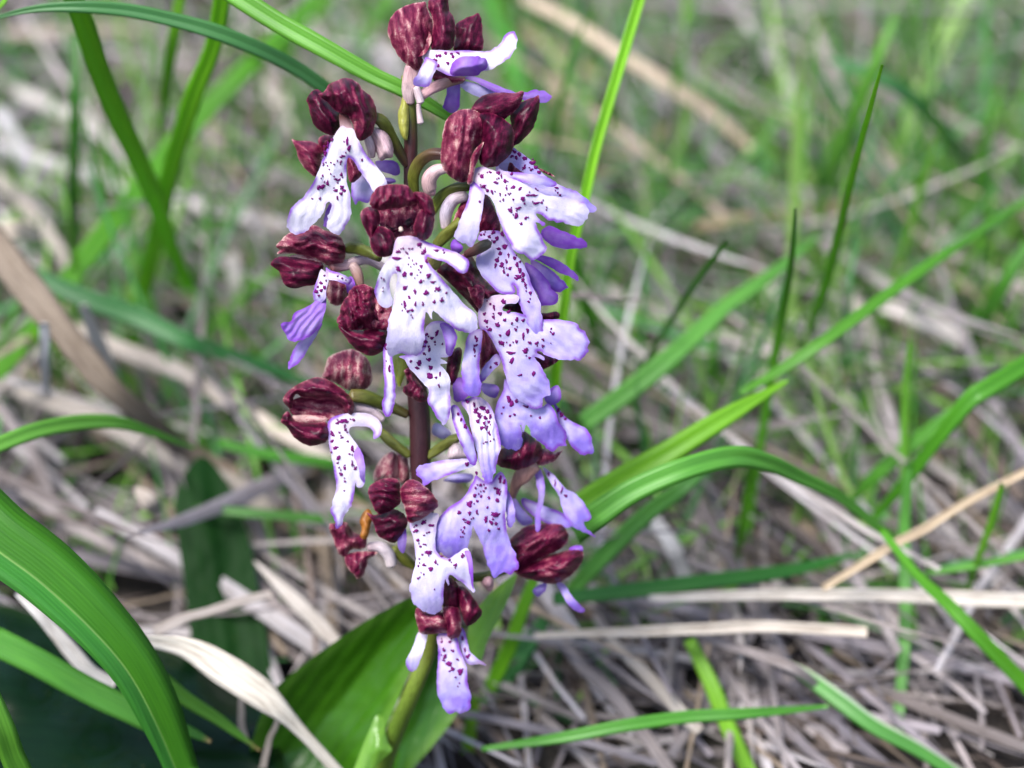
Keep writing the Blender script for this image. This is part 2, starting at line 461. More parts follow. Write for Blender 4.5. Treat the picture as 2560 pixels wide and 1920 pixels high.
def lin(c): return np.array(c, float)
STRAWS = [0.72 * lin(c) * np.array((0.97, 0.975, 1.075)) for c in ((0.46, 0.41, 0.36), (0.52, 0.42, 0.29), (0.62, 0.57, 0.51), (0.36, 0.32, 0.30), (0.24, 0.19, 0.15), (0.55, 0.50, 0.47), (0.42, 0.38, 0.38), (0.22, 0.19, 0.17), (0.36, 0.33, 0.33), (0.80, 0.76, 0.72))]
GREENS = [lin(c) for c in ((0.11, 0.29, 0.025), (0.18, 0.37, 0.06), (0.08, 0.25, 0.09), (0.27, 0.43, 0.12), (0.06, 0.20, 0.02), (0.12, 0.30, 0.11))]

def scatter(name, N, seed, region, lenr, widr, zr, pitchr, curl, cols, mat, head=None, near=0.33, keep=None):
    """one mass of ribbons nobody could count"""
    rs = np.random.RandomState(seed); Kn = 7
    x = rs.uniform(region[0], region[1], N); y = rs.uniform(region[2], region[3], N)
    hd = rs.normal(head[0], head[1], N) if head else rs.uniform(0, 2 * math.pi, N)
    if head:
        w = rs.rand(N) < head[2]; hd[w] = rs.uniform(0, 2 * math.pi, w.sum())
    hd = hd + math.pi * (rs.rand(N) < 0.5)
    L = rs.uniform(*lenr, N); Wd = rs.uniform(*widr, N) * (0.6 + 0.4 * rs.rand(N))
    z0 = ground_h(x, y) + rs.uniform(*zr, N); pt = R(1) * rs.uniform(*pitchr, N); cu = rs.uniform(-1, 1, N) * curl; bend = rs.normal(0, 0.35, N)
    s = np.linspace(0, 1, Kn)
    P = np.zeros((N, Kn, 3)); T = np.zeros((N, Kn, 3))
    cur = np.stack([x, y, z0], 1)
    for k in range(Kn):
        a = pt + cu * s[k]; h = hd + bend * s[k]
        t = np.stack([np.cos(a) * np.cos(h), np.cos(a) * np.sin(h), np.sin(a)], 1)
        if k: cur = cur + t * (L / (Kn - 1))[:, None]
        P[:, k], T[:, k] = cur, t
    P[:, :, 2] = np.maximum(P[:, :, 2], ground_h(P[:, :, 0], P[:, :, 1]) + 0.001)
    dep = ((P - CAM) @ FWD).min(1)
    ok = dep > near
    if keep is not None: ok &= keep(P)
    P, T, Wd, L, hd = P[ok], T[ok], Wd[ok], L[ok], hd[ok]; N = len(P)
    roll = rs.uniform(-1.0, 1.0, N)
    side = np.cross(T, np.array([0, 0, 1.0])); side /= np.linalg.norm(side, axis=2)[..., None] + 1e-9
    up = np.cross(side, T)
    cr, sr = np.cos(roll)[:, None, None], np.sin(roll)[:, None, None]
    sd = side * cr + up * sr; nu = up * cr - side * sr
    prof = (np.minimum(1, (1 - s) * 3.5) ** 0.6) * (0.75 + 0.25 * np.minimum(1, s * 4)); prof[-1] = 0.03
    hw = (Wd[:, None] * prof[None] * 0.5)[..., None]
    Vv = np.stack([P - sd * hw, P + nu * hw * 0.45, P + sd * hw], 2).reshape(-1, 3)
    ci = rs.randint(0, len(cols), N); base = np.array(cols)[ci] * rs.uniform(0.6, 1.25, N)[:, None]
    tint = np.clip(np.repeat(base, Kn * 3, 0), 0, 0.9)
    uv = np.stack([np.tile(np.array([-1, 0, 1.0]), N * Kn) * np.repeat(Wd * 500, Kn * 3) + np.repeat(rs.rand(N) * 50, Kn * 3),
                   np.repeat((s[None] * L[:, None] * 1000).ravel(), 3) + np.repeat(rs.rand(N) * 500, Kn * 3)], 1)
    b = (np.arange(N) * Kn * 3)[:, None] + (np.arange(Kn - 1) * 3)[None]; b = b.ravel()
    f = np.concatenate([np.stack([b, b + 1, b + 4, b + 3], 1), np.stack([b + 1, b + 2, b + 5, b + 4], 1)])
    o = build(name, Vv, f.tolist(), mat, None, tint, uv); o['kind'] = 'stuff'
    return o

def proj(P):
    q = P - CAM; d = q @ FWD
    return 1280 + (q @ RGT) / d / K, 960 - (q @ UPV) / d / K, d
def clear_orchid(P):
    px, py, d = proj(P)
    bad = (px > 620) & (px < 1560) & (py > 0) & (py < 1930) & (d < 0.338)
    bad |= (px < 640) & (py > 1600) & (d < 0.360)
    return ~bad.any(1)
HEAD = (R(-64), R(22), 0.22)
scatter('dry_grass', 3000, 11, (-0.30, 0.34, 0.10, 0.80), (0.08, 0.20), (0.0012, 0.0036), (0.001, 0.020), (-7, 8), 0.35, STRAWS, M_STRAW, HEAD, 0.333, clear_orchid)
scatter('dry_grass', 1100, 12, (-0.28, 0.32, 0.15, 0.75), (0.05, 0.13), (0.0008, 0.0020), (0.004, 0.030), (-10, 22), 0.6, STRAWS, M_STRAW, HEAD, 0.337, clear_orchid)
scatter('dry_grass', 900, 14, (-0.22, 0.24, 0.16, 0.55), (0.012, 0.04), (0.0006, 0.0016), (0.0005, 0.008), (-6, 8), 0.5, STRAWS, M_STRAW, HEAD, 0.335, clear_orchid)
scatter('dry_grass', 1400, 15, (-0.06, 0.17, 0.19, 0.36), (0.04, 0.12), (0.0010, 0.0026), (0.0005, 0.010), (-5, 6), 0.4, STRAWS, M_STRAW, HEAD, 0.333, clear_orchid)
scatter('dry_grass', 5000, 13, (-0.9, 0.9, 0.7, 2.2), (0.06, 0.18), (0.0015, 0.0036), (0.001, 0.03), (-8, 25), 0.5, STRAWS, M_STRAW, HEAD, 0.34, None)
scatter('green_grass', 560, 21, (-0.24, 0.26, 0.26, 0.60), (0.03, 0.09), (0.0008, 0.0022), (0.0, 0.008), (10, 70), 1.0, GREENS, M_GRASS, None, 0.375, clear_orchid)
scatter('green_grass', 1250, 22, (-0.01, 0.26, 0.38, 0.75), (0.03, 0.10), (0.0008, 0.0022), (0.0, 0.008), (5, 70), 1.2, GREENS, M_GRASS, None, 0.42, clear_orchid)
scatter('green_grass', 420, 24, (-0.24, 0.02, 0.38, 0.72), (0.03, 0.10), (0.0008, 0.0022), (0.0, 0.008), (5, 70), 1.2, GREENS, M_GRASS, None, 0.41, clear_orchid)
scatter('green_grass', 650, 25, (-0.01, 0.22, 0.27, 0.43), (0.03, 0.09), (0.0008, 0.0022), (0.0, 0.008), (5, 60), 1.2, GREENS, M_GRASS, None, 0.37, clear_orchid)
scatter('green_grass', 360, 26, (-0.22, 0.0, 0.28, 0.43), (0.03, 0.08), (0.0008, 0.0022), (0.0, 0.008), (5, 60), 1.2, GREENS, M_GRASS, None, 0.38, clear_orchid)
scatter('green_grass', 420, 27, (-0.01, 0.17, 0.20, 0.36), (0.02, 0.07), (0.0007, 0.0019), (0.0, 0.006), (0, 50), 1.2, GREENS, M_GRASS, None, 0.352, clear_orchid)
scatter('green_grass', 3200, 23, (-0.9, 0.9, 0.75, 2.2), (0.04, 0.14), (0.0012, 0.003), (0.0, 0.006), (20, 80), 1.0, GREENS, M_GRASS, None, 0.5, None)

# ================================================================== single blades and straws
def blade(name, label, cat, group, pts, wid, mat, colour, mode='h', fold=0.25, twist=0.0, tip=(1.0, 0.05), edge=None, browntip=0.0, mid=0.0, midcol=None, sidecol=None):
    """pts: (x, y, height mm) ('h') or (x, y, depth mm) ('d') in the 2212-wide view of the photograph; wid in the same pixels"""
    _seed[0] += 1; sd = _seed[0]
    P = np.asarray(pts, float); xy = P[:, :2] * (2560 / 2212.0)
    W = at_height(xy[:, 0], xy[:, 1], P[:, 2] / 1000) if mode == 'h' else at_depth(xy[:, 0], xy[:, 1], P[:, 2] / 1000)
    w = np.broadcast_to(np.asarray(wid, float), (len(P),)) * (2560 / 2212.0)
    A = catmull(np.concatenate([W, w[:, None]], 1), 6)
    C, wp = A[:, :3], A[:, 3]
    d = (C - CAM) @ FWD; hw = np.maximum(wp * K * d * 0.5, 0.00012)
    if mat is M_STRAW:
        q = np.linspace(0, 1, len(C)); hw = hw * (0.9 + 0.2 * vnoise(q * 7, sd * 1.7))
        C = C + np.stack([vnoise(q * 5, sd * 2.9) - 0.5, vnoise(q * 5, sd * 4.3) - 0.5, 0.6 * (vnoise(q * 4, sd * 5.1) - 0.5)], 1) * 0.0009
    N = len(C); T = np.gradient(C, axis=0); T /= np.linalg.norm(T, axis=1)[:, None]
    s = np.concatenate([[0], np.cumsum(np.linalg.norm(np.diff(C, axis=0), axis=1))]); t = s / s[-1]
    V = C - CAM; V /= np.linalg.norm(V, axis=1)[:, None]
    side = np.cross(T, V); side /= np.linalg.norm(side, axis=1)[:, None]
    nor = np.cross(side, T); nor *= np.sign((nor * -V).sum(1))[:, None]
    ang = twist * np.sin(t * 5 + sd)
    sd_, nn = side * np.cos(ang)[:, None] + nor * np.sin(ang)[:, None], nor * np.cos(ang)[:, None] - side * np.sin(ang)[:, None]
    us = np.array([-1, (mid - 1) * 0.5, mid - 0.05, mid, mid + 0.05, (mid + 1) * 0.5, 1.0]); dep = np.array([0, 0.55, 0.96, 1.0, 0.96, 0.55, 0]) * fold
    th = np.minimum(0.00028, hw * 0.22)
    wob = 1 + 0.06 * (vnoise(t * 9, sd * 3.3) - 0.5)
    rows = []
    for u, z in zip(us, dep): rows.append(C + sd_ * (u * hw * wob)[:, None] - nn * (z * hw)[:, None])
    for u, z in zip(us[1:-1], dep[1:-1]): rows.append(C + sd_ * (u * hw * wob)[:, None] - nn * (z * hw + th)[:, None])
    G = np.stack(rows, 1); nr = 12                         # 0..6 upper, 7..11 lower
    col = np.array(colour, float) * (np.array((1.25, 1.22, 0.95)) if mat is M_GRASS else 1.0)
    tt = np.repeat(t, nr)
    tint = np.tile(col, (N * nr, 1)) * (0.88 + 0.24 * vnoise(tt * 6, sd * 2.1))[:, None]
    if edge is not None:
        k = np.isin(np.tile(np.arange(nr), N), (0,) if edge[1] < 0 else (6,)); tint[k] = edge[0]
    if sidecol is not None: tint[np.isin(np.tile(np.arange(nr), N), (0, 1, 2, 7, 8))] *= np.array(sidecol)
    if midcol is not None: tint[np.isin(np.tile(np.arange(nr), N), (3,))] = midcol
    if browntip:
        b = sstep(1 - browntip, 1, tt)[:, None]; tint = tint * (1 - b) + np.array((0.36, 0.24, 0.10)) * b
    um = np.concatenate([us, us[1:-1]])
    uv = np.stack([(um[None] * (hw * 1000)[:, None]).ravel() + sd * 3.3, np.repeat(s * 1000, nr) + sd * 7.7], 1)
    fs = []
    for i in range(N - 1):
        a, b = i * nr, (i + 1) * nr
        for k in range(6): fs.append((a + k, a + k + 1, b + k + 1, b + k))
        lowr = [0, 7, 8, 9, 10, 11, 6]
        for k in range(6): fs.append((a + lowr[k + 1], a + lowr[k], b + lowr[k], b + lowr[k + 1]))
    for a, fl in ((0, False), ((N - 1) * nr, True)):
        f = (a, a + 1, a + 2, a + 3, a + 4, a + 5, a + 6, a + 11, a + 10, a + 9, a + 8, a + 7)
        fs.append(f if not fl else f[::-1])
    o = build(name, G.reshape(-1, 3), fs, mat, None, tint, uv)
    o['label'] = label; o['category'] = cat; o['group'] = group; o['kind'] = 'thing'
    return o

BR, MG, DK, TL, YG = (0.14, 0.37, 0.012), (0.085, 0.245, 0.03), (0.035, 0.145, 0.015), (0.050, 0.19, 0.075), (0.19, 0.40, 0.02)
def G(label, pts, wid, col, **kw): return blade('grass_blade', label, 'grass blade', 'green grass blades around the orchid', pts, wid, M_GRASS, col, **kw)
def S(label, pts, wid, col, **kw): return blade('straw', label, 'straw', 'dead straws lying around the orchid', pts, wid, M_STRAW, col, **kw)

# foreground and left
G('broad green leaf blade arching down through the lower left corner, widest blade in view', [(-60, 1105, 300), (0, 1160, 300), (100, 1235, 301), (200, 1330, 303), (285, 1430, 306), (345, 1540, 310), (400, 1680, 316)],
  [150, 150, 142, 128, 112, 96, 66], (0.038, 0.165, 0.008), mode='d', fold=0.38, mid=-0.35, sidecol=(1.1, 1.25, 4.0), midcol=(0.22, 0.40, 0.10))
G('narrower green blade sloping down under the broad leaf at lower left', [(-20, 1380, 318), (80, 1430, 319), (180, 1486, 321), (290, 1540, 323), (350, 1575, 325)], [64, 62, 58, 52, 40], (0.07, 0.235, 0.04), mode='d', fold=0.3)
G('thin green blade tip with a brown point right of the broad lower left leaf', [(330, 1450, 326), (400, 1508, 328), (480, 1560, 331), (562, 1622, 334)], [34, 32, 24, 3], MG, mode='d', fold=0.3, browntip=0.15)
G('short green blade end in the bottom left corner below the dark glossy leaf', [(-20, 1500, 300), (10, 1580, 302), (30, 1640, 305), (60, 1700, 308)], [40, 50, 54, 50], MG, mode='d')
G('short cut green tip just right of the broad lower left leaf near the bottom', [(360, 1560, 326), (410, 1580, 327), (455, 1602, 328)], [30, 24, 8], DK, mode='d', browntip=0.2)
G('bluish green blade arching from the left edge to the top left flower', [(-10, 38, 314), (78, 19, 314), (176, 15, 314), (273, 22, 315), (371, 42, 316), (469, 70, 317), (566, 109, 319), (644, 150, 321), (710, 196, 323), (760, 240, 326)],
  [7, 17, 26, 30, 32, 35, 34, 32, 28, 20], (0.045, 0.165, 0.06), mode='d', fold=0.3)
G('bright green blade slanting from the top edge behind the topmost flower', [(490, -22, 309), (600, 48, 308), (700, 104, 307), (800, 160, 307), (864, 190, 307), (925, 224, 308), (985, 262, 309)], [44, 44, 42, 38, 34, 28, 20], (0.10, 0.29, 0.035), mode='d', fold=0.3)
G('tiny green blade tip in the very top left corner', [(-8, 22, 320), (8, 4, 320), (18, -20, 321)], [6, 10, 12], BR, mode='d')
G('thick bright green blade leaning right down from the top left under the bluish arch', [(152, -20, 122), (185, 62, 114), (217, 160, 104), (262, 268, 92), (310, 370, 80), (345, 460, 67), (375, 545, 54), (412, 625, 40)], [42, 46, 46, 46, 42, 38, 32, 26], BR)
G('bright green blade leaning left from the top edge, crossing the thick one at left', [(482, -20, 116), (461, 98, 105), (422, 195, 95), (390, 293, 84), (363, 390, 72), (344, 488, 59), (318, 590, 44), (290, 720, 26), (268, 840, 8)], [36, 38, 40, 40, 40, 38, 36, 32, 22], BR)
G('long green blade slanting from the top centre down to the left edge', [(690, -6, 70), (547, 134, 66), (449, 234, 60), (351, 344, 54), (273, 445, 50), (195, 545, 46), (130, 632, 42), (55, 735, 38), (-10, 815, 35)], [30, 40, 44, 46, 46, 48, 44, 40, 34], (0.085, 0.27, 0.02))
G('thin upright yellow green blade between the two thick blades at top left', [(390, -12, 104), (375, 80, 96), (360, 180, 84), (345, 305, 66)], [24, 26, 22, 10], (0.12, 0.30, 0.02))
G('thin dark upright blade near the left edge beside the thick leaning blade', [(165, 70, 82), (163, 200, 73), (160, 330, 60), (158, 450, 46), (160, 575, 28)], [18, 24, 25, 26, 26], DK)
G('dark bluish blade lying across left of the orchid from the left edge', [(60, 585, 50), (170, 640, 48), (290, 682, 45), (400, 736, 42), (480, 762, 38), (600, 802, 32), (720, 850, 26)], [30, 46, 48, 40, 34, 26, 14], (0.030, 0.13, 0.045))
G('light green blade arching flat at mid left below the dark bluish one', [(-20, 968, 60), (80, 930, 60), (180, 912, 58), (260, 914, 55), (330, 935, 50), (420, 968, 42)], [34, 36, 34, 28, 18, 6], (0.11, 0.30, 0.05))
G('dark green blade lying level behind the left lower flower', [(420, 1098, 26), (560, 1110, 26), (740, 1124, 24)], [16, 22, 18], DK)
G('green blade lying level just above the left lower flower lip', [(470, 955, 30), (560, 978, 28), (660, 992, 26), (740, 1002, 24)], [20, 26, 26, 18], (0.05, 0.20, 0.02))
G('short green blade rising from the left edge at mid height', [(-10, 800, 30), (40, 765, 34), (85, 712, 40)], [34, 26, 14], BR)
G('small dark green blade drooping at the left edge near the top', [(-10, 102, 48), (60, 108, 46), (120, 122, 40), (165, 148, 32)], [18, 20, 16, 8], DK)
G('slim green blade crossing diagonally left of the middle flowers', [(640, 560, 40), (560, 610, 34), (480, 690, 26), (420, 760, 18)], [12, 18, 18, 14], MG)
G('slim green blade leaning right behind the upper left flower', [(600, 290, 36), (545, 400, 30), (480, 500, 22), (430, 590, 12)], [14, 20, 22, 20], (0.07, 0.23, 0.03))
G('pale green blade behind the topmost flower leaning right at the top edge', [(850, -15, 40), (800, 60, 36), (770, 120, 30), (720, 200, 18)], [36, 34, 30, 22], (0.12, 0.30, 0.06))
G('short green blade at the top edge left of the topmost flower', [(720, -15, 42), (660, 40, 38), (600, 110, 30), (560, 170, 20)], [40, 44, 36, 22], (0.075, 0.25, 0.02))
# right
G('bright yellow green thin culm passing behind the right side of the spike', [(1388, -20, 332), (1340, 140, 333), (1290, 310, 334), (1265, 420, 335), (1236, 540, 337), (1222, 640, 339), (1204, 780, 343), (1195, 900, 349)], [24, 24, 24, 23, 22, 22, 22, 22], (0.17, 0.40, 0.02), mode='d', fold=0.9)
G('green blade curving down right of the yellow green culm base', [(1238, 555, 52), (1262, 650, 40), (1290, 730, 28), (1318, 800, 14)], [30, 28, 22, 16], (0.07, 0.26, 0.015))
G('green blade behind the topmost flower running down to the right cluster', [(1050, -20, 30), (1095, 90, 38), (1128, 200, 34), (1152, 330, 26), (1172, 420, 16)], [46, 44, 40, 40, 30], (0.06, 0.24, 0.03))
G('long thin blade leaning right up to a fine tip at the upper right', [(1906, 140, 120), (1862, 300, 104), (1822, 460, 84), (1788, 600, 62), (1757, 690, 44), (1735, 760, 28)], [6, 13, 18, 22, 20, 16], BR)
G('upright blade with pointed tip left of the long leaning blade at right', [(1718, 450, 92), (1710, 560, 78), (1690, 680, 62), (1665, 820, 46), (1640, 980, 28), (1620, 1110, 14), (1602, 1250, 3)], [6, 14, 19, 20, 19, 17, 14], (0.08, 0.27, 0.015))
G('long blade from the right edge sloping down left to the crossing', [(2230, 425, 62), (2070, 530, 66), (1957, 607, 66), (1800, 722, 62), (1708, 785, 58), (1600, 850, 52)], [16, 20, 24, 26, 24, 14], (0.075, 0.25, 0.02))
G('thick yellow green blade rising right from behind the lower flowers', [(1225, 1120, 44), (1262, 1088, 46), (1346, 1036, 50), (1436, 983, 54), (1527, 926, 57), (1617, 872, 59), (1702, 822, 60)], [52, 60, 58, 52, 46, 30, 6], (0.15, 0.37, 0.015))
G('wide arching green blade bending over right of the lower flowers', [(1235, 1150, 52), (1290, 1112, 56), (1368, 1060, 60), (1481, 1012, 63), (1586, 987, 62), (1663, 1001, 58), (1731, 1032, 52), (1821, 1078, 44), (1935, 1171, 32)], [60, 58, 52, 50, 50, 40, 32, 24, 18], (0.085, 0.27, 0.045))
G('green blade running down to the right edge at lower right', [(1900, 1140, 40), (1980, 1241, 34), (2048, 1305, 30), (2116, 1377, 26), (2235, 1500, 16)], [14, 22, 28, 32, 34], (0.07, 0.25, 0.012))
G('light green blade sloping up right across the middle of the right side', [(1262, 915, 40), (1368, 838, 44), (1459, 763, 48), (1572, 659, 52), (1663, 595, 54), (1765, 512, 54)], [44, 46, 42, 34, 28, 10], (0.10, 0.29, 0.06))
G('fine dark stem slanting right of the spike at mid height', [(1570, 520, 80), (1504, 609, 68), (1445, 700, 54), (1391, 790, 40), (1355, 860, 26)], [10, 13, 13, 12, 12], DK)
G('short upright dark blade left of the crossing at right', [(1549, 660, 40), (1540, 785, 28), (1525, 900, 10)], [12, 20, 24], (0.06, 0.21, 0.03))
G('thick dark green blade entering from the right edge, upper of a pair', [(2240, 775, 58), (2138, 836, 56), (2093, 866, 54), (2025, 949, 46), (1957, 1039, 36), (1885, 1122, 24)], [44, 42, 40, 30, 26, 16], (0.055, 0.22, 0.012))
G('green blade under the thick dark pair at right', [(2160, 810, 44), (2070, 884, 42), (1980, 952, 36), (1889, 1030, 28), (1838, 1082, 20)], [16, 28, 32, 30, 14], (0.07, 0.24, 0.03))
G('light green blade drooping left down beside the lowest right flower', [(1525, 1010, 44), (1470, 1058, 42), (1391, 1116, 36), (1290, 1215, 26), (1225, 1290, 18)], [20, 34, 38, 40, 32], (0.095, 0.29, 0.065))
G('dark green blade lying level right of the lowest right flower', [(1195, 1294, 24), (1346, 1278, 24), (1527, 1256, 24), (1708, 1232, 22), (1850, 1196, 20)], [26, 34, 34, 28, 10], (0.03, 0.15, 0.03))
G('long green blade lying nearly level across the bottom right', [(1040, 1618, 14), (1210, 1594, 18), (1346, 1568, 20), (1482, 1549, 20), (1617, 1541, 20), (1790, 1526, 18)], [10, 24, 28, 28, 24, 8], (0.065, 0.24, 0.03))
G('pale rimmed green blade curving down to the bottom right corner', [(1700, 1432, 18), (1750, 1466, 18), (1821, 1518, 17), (1889, 1568, 15), (1980, 1617, 12), (2080, 1680, 7)], [14, 32, 38, 36, 32, 28], (0.075, 0.25, 0.06), edge=((0.6, 0.62, 0.55), 1))
G('upright light green blade at far right behind the level straw', [(1964, 1000, 40), (1953, 1160, 26), (1957, 1296, 18), (1953, 1409, 12), (1944, 1522, 6), (1935, 1640, 1)], [18, 26, 28, 26, 24, 20], (0.09, 0.28, 0.06))
G('fine yellow green stem near the right edge below the tan straw', [(2164, 1045, 46), (2138, 1137, 36), (2107, 1223, 26), (2080, 1305, 14)], [10, 15, 14, 12], (0.11, 0.30, 0.02))
G('slim green blade lying level at the right edge under the tan straw', [(1995, 1240, 24), (2100, 1222, 26), (2225, 1198, 28)], [10, 17, 18], (0.08, 0.27, 0.03))
G('bright green upright blade just right of the lowest flower', [(1158, 1240, 348), (1128, 1320, 350), (1098, 1405, 353), (1052, 1500, 358)], [22, 30, 32, 30], (0.12, 0.33, 0.01), mode='d')
G('bluish green blade slanting behind the bright upright one below the spike', [(1180, 1335, 358), (1130, 1405, 360), (1060, 1500, 364), (1020, 1560, 368)], [24, 46, 46, 36], TL, mode='d')
G('pale green stalk at the bottom edge right of the orchid leaf', [(1024, 1510, 352), (1014, 1590, 355), (1004, 1690, 359)], [28, 28, 30], (0.15, 0.32, 0.03), mode='d', fold=0.8)
G('yellow green blade low at the bottom right of centre', [(1488, 1380, 18), (1536, 1477, 14), (1572, 1567, 9), (1620, 1670, 3)], [26, 34, 36, 34], (0.15, 0.35, 0.015))
G('thin upright blade crossing the wide arching blade at its bend', [(1625, 985, 44), (1616, 1060, 34), (1600, 1160, 22), (1582, 1260, 8)], [12, 18, 16, 12], (0.08, 0.25, 0.015))
G('broad soft green blade far back at the upper right edge', [(2225, 520, 50), (2170, 610, 42), (2120, 700, 30), (2090, 780, 14)], [20, 34, 32, 20], (0.06, 0.20, 0.03))
G('bluish blade arching far back at the top right', [(1790, 130, 66), (1880, 160, 64), (1970, 210, 58), (2040, 290, 46), (2100, 360, 30)], [12, 26, 30, 30, 18], (0.06, 0.20, 0.09))
G('light green blade far back leaning right at the top middle right', [(1940, 20, 80), (1890, 140, 70), (1840, 260, 56), (1790, 380, 40), (1760, 470, 24)], [10, 28, 32, 30, 20], (0.11, 0.29, 0.05))

# straws
TAN, GREY, PALE, BRN, WHT = (0.38, 0.30, 0.205), (0.28, 0.25, 0.25), (0.42, 0.385, 0.345), (0.28, 0.22, 0.17), (0.74, 0.72, 0.70)
S('long tan straw slanting down right from the top middle', [(1120, -12, 62), (1250, 58, 58), (1350, 125, 53), (1450, 190, 47), (1530, 243, 41), (1625, 318, 33)], [22, 26, 29, 29, 27, 20], (0.70, 0.58, 0.45))
S('short tan straw under the long slanting one at the top middle', [(1115, 60, 22), (1200, 108, 22), (1300, 172, 18)], [20, 24, 16], TAN)
S('whitish level straw running to the right edge at lower right', [(1405, 1292, 25), (1572, 1287, 25), (1753, 1286, 25), (1935, 1283, 24), (2225, 1298, 23)], [16, 24, 26, 30, 34], (0.66, 0.62, 0.56), fold=0.5)
S('cut level straw with a square end below the whitish one', [(1150, 1372, 22), (1255, 1368, 23), (1391, 1364, 25), (1527, 1359, 25), (1663, 1358, 24), (1873, 1365, 23)], [14, 18, 24, 26, 26, 24], (0.64, 0.58, 0.50), fold=0.5)
S('straw bending down right from the cut level straw', [(1470, 1364, 23), (1530, 1378, 22), (1617, 1405, 20), (1708, 1444, 22), (1780, 1494, 16)], [12, 20, 23, 22, 14], GREY)
S('wide whitish dead leaf arching from the broad leaf to the bottom edge', [(300, 1382, 322), (390, 1398, 321), (469, 1436, 321), (547, 1484, 322), (609, 1537, 324), (664, 1592, 327), (740, 1680, 332)], [18, 46, 64, 64, 42, 26, 24], (0.80, 0.755, 0.66), mode='d', fold=0.35)
S('pale dead strip behind the broad leaf at lower left', [(40, 1278, 330), (90, 1335, 331), (140, 1390, 332), (195, 1450, 334), (245, 1478, 336)], [14, 26, 32, 34, 20], (0.72, 0.70, 0.68), mode='d')
S('thin grey straw rising right from the broad leaf to mid bottom left', [(330, 1366, 342), (400, 1338, 343), (480, 1315, 345), (586, 1280, 348)], [22, 22, 20, 18], (0.50, 0.45, 0.42), mode='d')
S('thick brown weathered straw slanting in from the left edge', [(-30, 500, 66), (78, 640, 60), (156, 740, 54), (234, 831, 47), (312, 901, 38), (391, 964, 26), (508, 1026, 20)], [70, 74, 62, 52, 46, 40, 28], (0.24, 0.195, 0.15))
S('wide pale straw below the thick brown one at mid left', [(-20, 818, 24), (98, 862, 26), (195, 897, 26), (312, 956, 24), (391, 995, 22), (508, 1057, 20), (590, 1108, 16)], [36, 44, 46, 50, 52, 50, 34], PALE)
S('long straw crossing from the left cluster to the left lower flower', [(140, 702, 30), (273, 757, 30), (391, 807, 28), (508, 874, 26), (625, 944, 24), (720, 998, 22)], [26, 36, 38, 36, 36, 26], (0.58, 0.52, 0.46))
S('whitish straw hanging steeply between green blades at mid left', [(182, 660, 52), (219, 753, 40), (250, 850, 26), (274, 922, 12)], [24, 32, 32, 22], (0.70, 0.69, 0.68))
S('bluish white straw stub pointing down near the left edge', [(90, 700, 62), (98, 790, 52), (106, 858, 42)], [24, 22, 10], (0.72, 0.73, 0.75))
S('pale thick straw left of the orchid leaf pointing down right', [(550, 1212, 22), (625, 1287, 20), (690, 1350, 18), (735, 1396, 16)], [5, 30, 36, 26], (0.46, 0.43, 0.40))
S('grey straw under the pale thick one left of the orchid leaf', [(500, 1160, 14), (586, 1291, 12), (695, 1404, 9)], [20, 24, 22], GREY)
S('thin stalk standing under the whitish dead leaf at the bottom', [(606, 1545, 332), (584, 1605, 334), (556, 1690, 337)], [12, 14, 16], (0.48, 0.42, 0.36), mode='d')
S('thin dry stem at the bottom edge in front of the dark glossy leaf', [(520, 1500, 338), (530, 1590, 340), (545, 1690, 343)], [14, 16, 18], (0.36, 0.32, 0.30), mode='d')
S('level straw at the top left under the bluish arch', [(-10, 75, 30), (156, 66, 30), (322, 66, 28)], [22, 26, 22], (0.55, 0.47, 0.40))
S('second level straw at the top left between two thick blades', [(225, 132, 24), (390, 146, 24), (520, 128, 24)], [24, 30, 26], GREY)
S('whitish straw slanting right behind the thick leaning blade', [(30, 190, 30), (156, 252, 28), (260, 318, 24)], [26, 32, 22], (0.58, 0.56, 0.54))
S('straw slanting down right from the left edge at upper left', [(-14, 372, 34), (78, 469, 30), (155, 585, 24)], [28, 32, 26], PALE)
S('bluish grey straw steep at the left edge above the slanting one', [(-10, 225, 36), (39, 312, 30), (72, 400, 22)], [26, 28, 20], (0.54, 0.54, 0.57))
S('pale straw behind the crossing of the thick green blades', [(170, 175, 24), (234, 273, 20), (305, 400, 14)], [28, 42, 36], PALE)
S('pale dead leaf scrap at the left edge above the brown straw', [(-12, 505, 56), (40, 500, 56), (90, 516, 52)], [34, 44, 22], (0.66, 0.58, 0.48))
S('long tan stem rising right to the right edge at lower right', [(1780, 1270, 30), (1912, 1191, 34), (2025, 1119, 38), (2225, 1012, 44)], [16, 19, 20, 18], (0.54, 0.44, 0.31), fold=0.7)
S('short whitish straw stub right of the lowest right flower', [(1412, 1112, 26), (1450, 1180, 22), (1486, 1250, 16)], [26, 36, 30], (0.62, 0.61, 0.60))
S('pale straw pointing down right at the bottom right of the spike', [(1310, 1376, 18), (1413, 1477, 15), (1510, 1578, 10)], [18, 28, 28], PALE)
S('grey straw running to the bottom edge right of the pale stalk', [(1200, 1376, 16), (1300, 1477, 12), (1400, 1590, 7), (1450, 1670, 4)], [22, 30, 32, 30], GREY)
S('tan straw leaning left between the culm and the top middle straw', [(1512, 232, 24), (1391, 317, 22), (1280, 376, 20)], [18, 25, 20], TAN)
S('tan straw leaning right left of the culm at upper middle', [(1190, 160, 30), (1212, 210, 26), (1240, 285, 20), (1270, 365, 12)], [18, 26, 27, 20], TAN)
S('tan straw end poking out right of the hood of the lower right flower', [(1240, 1105, 20), (1290, 1150, 16), (1340, 1195, 12)], [26, 28, 20], TAN)
S('pale straw leaning left behind the upper left flower', [(540, 130, 26), (590, 200, 22), (640, 270, 18), (690, 350, 12)], [30, 36, 36, 28], (0.60, 0.56, 0.51))
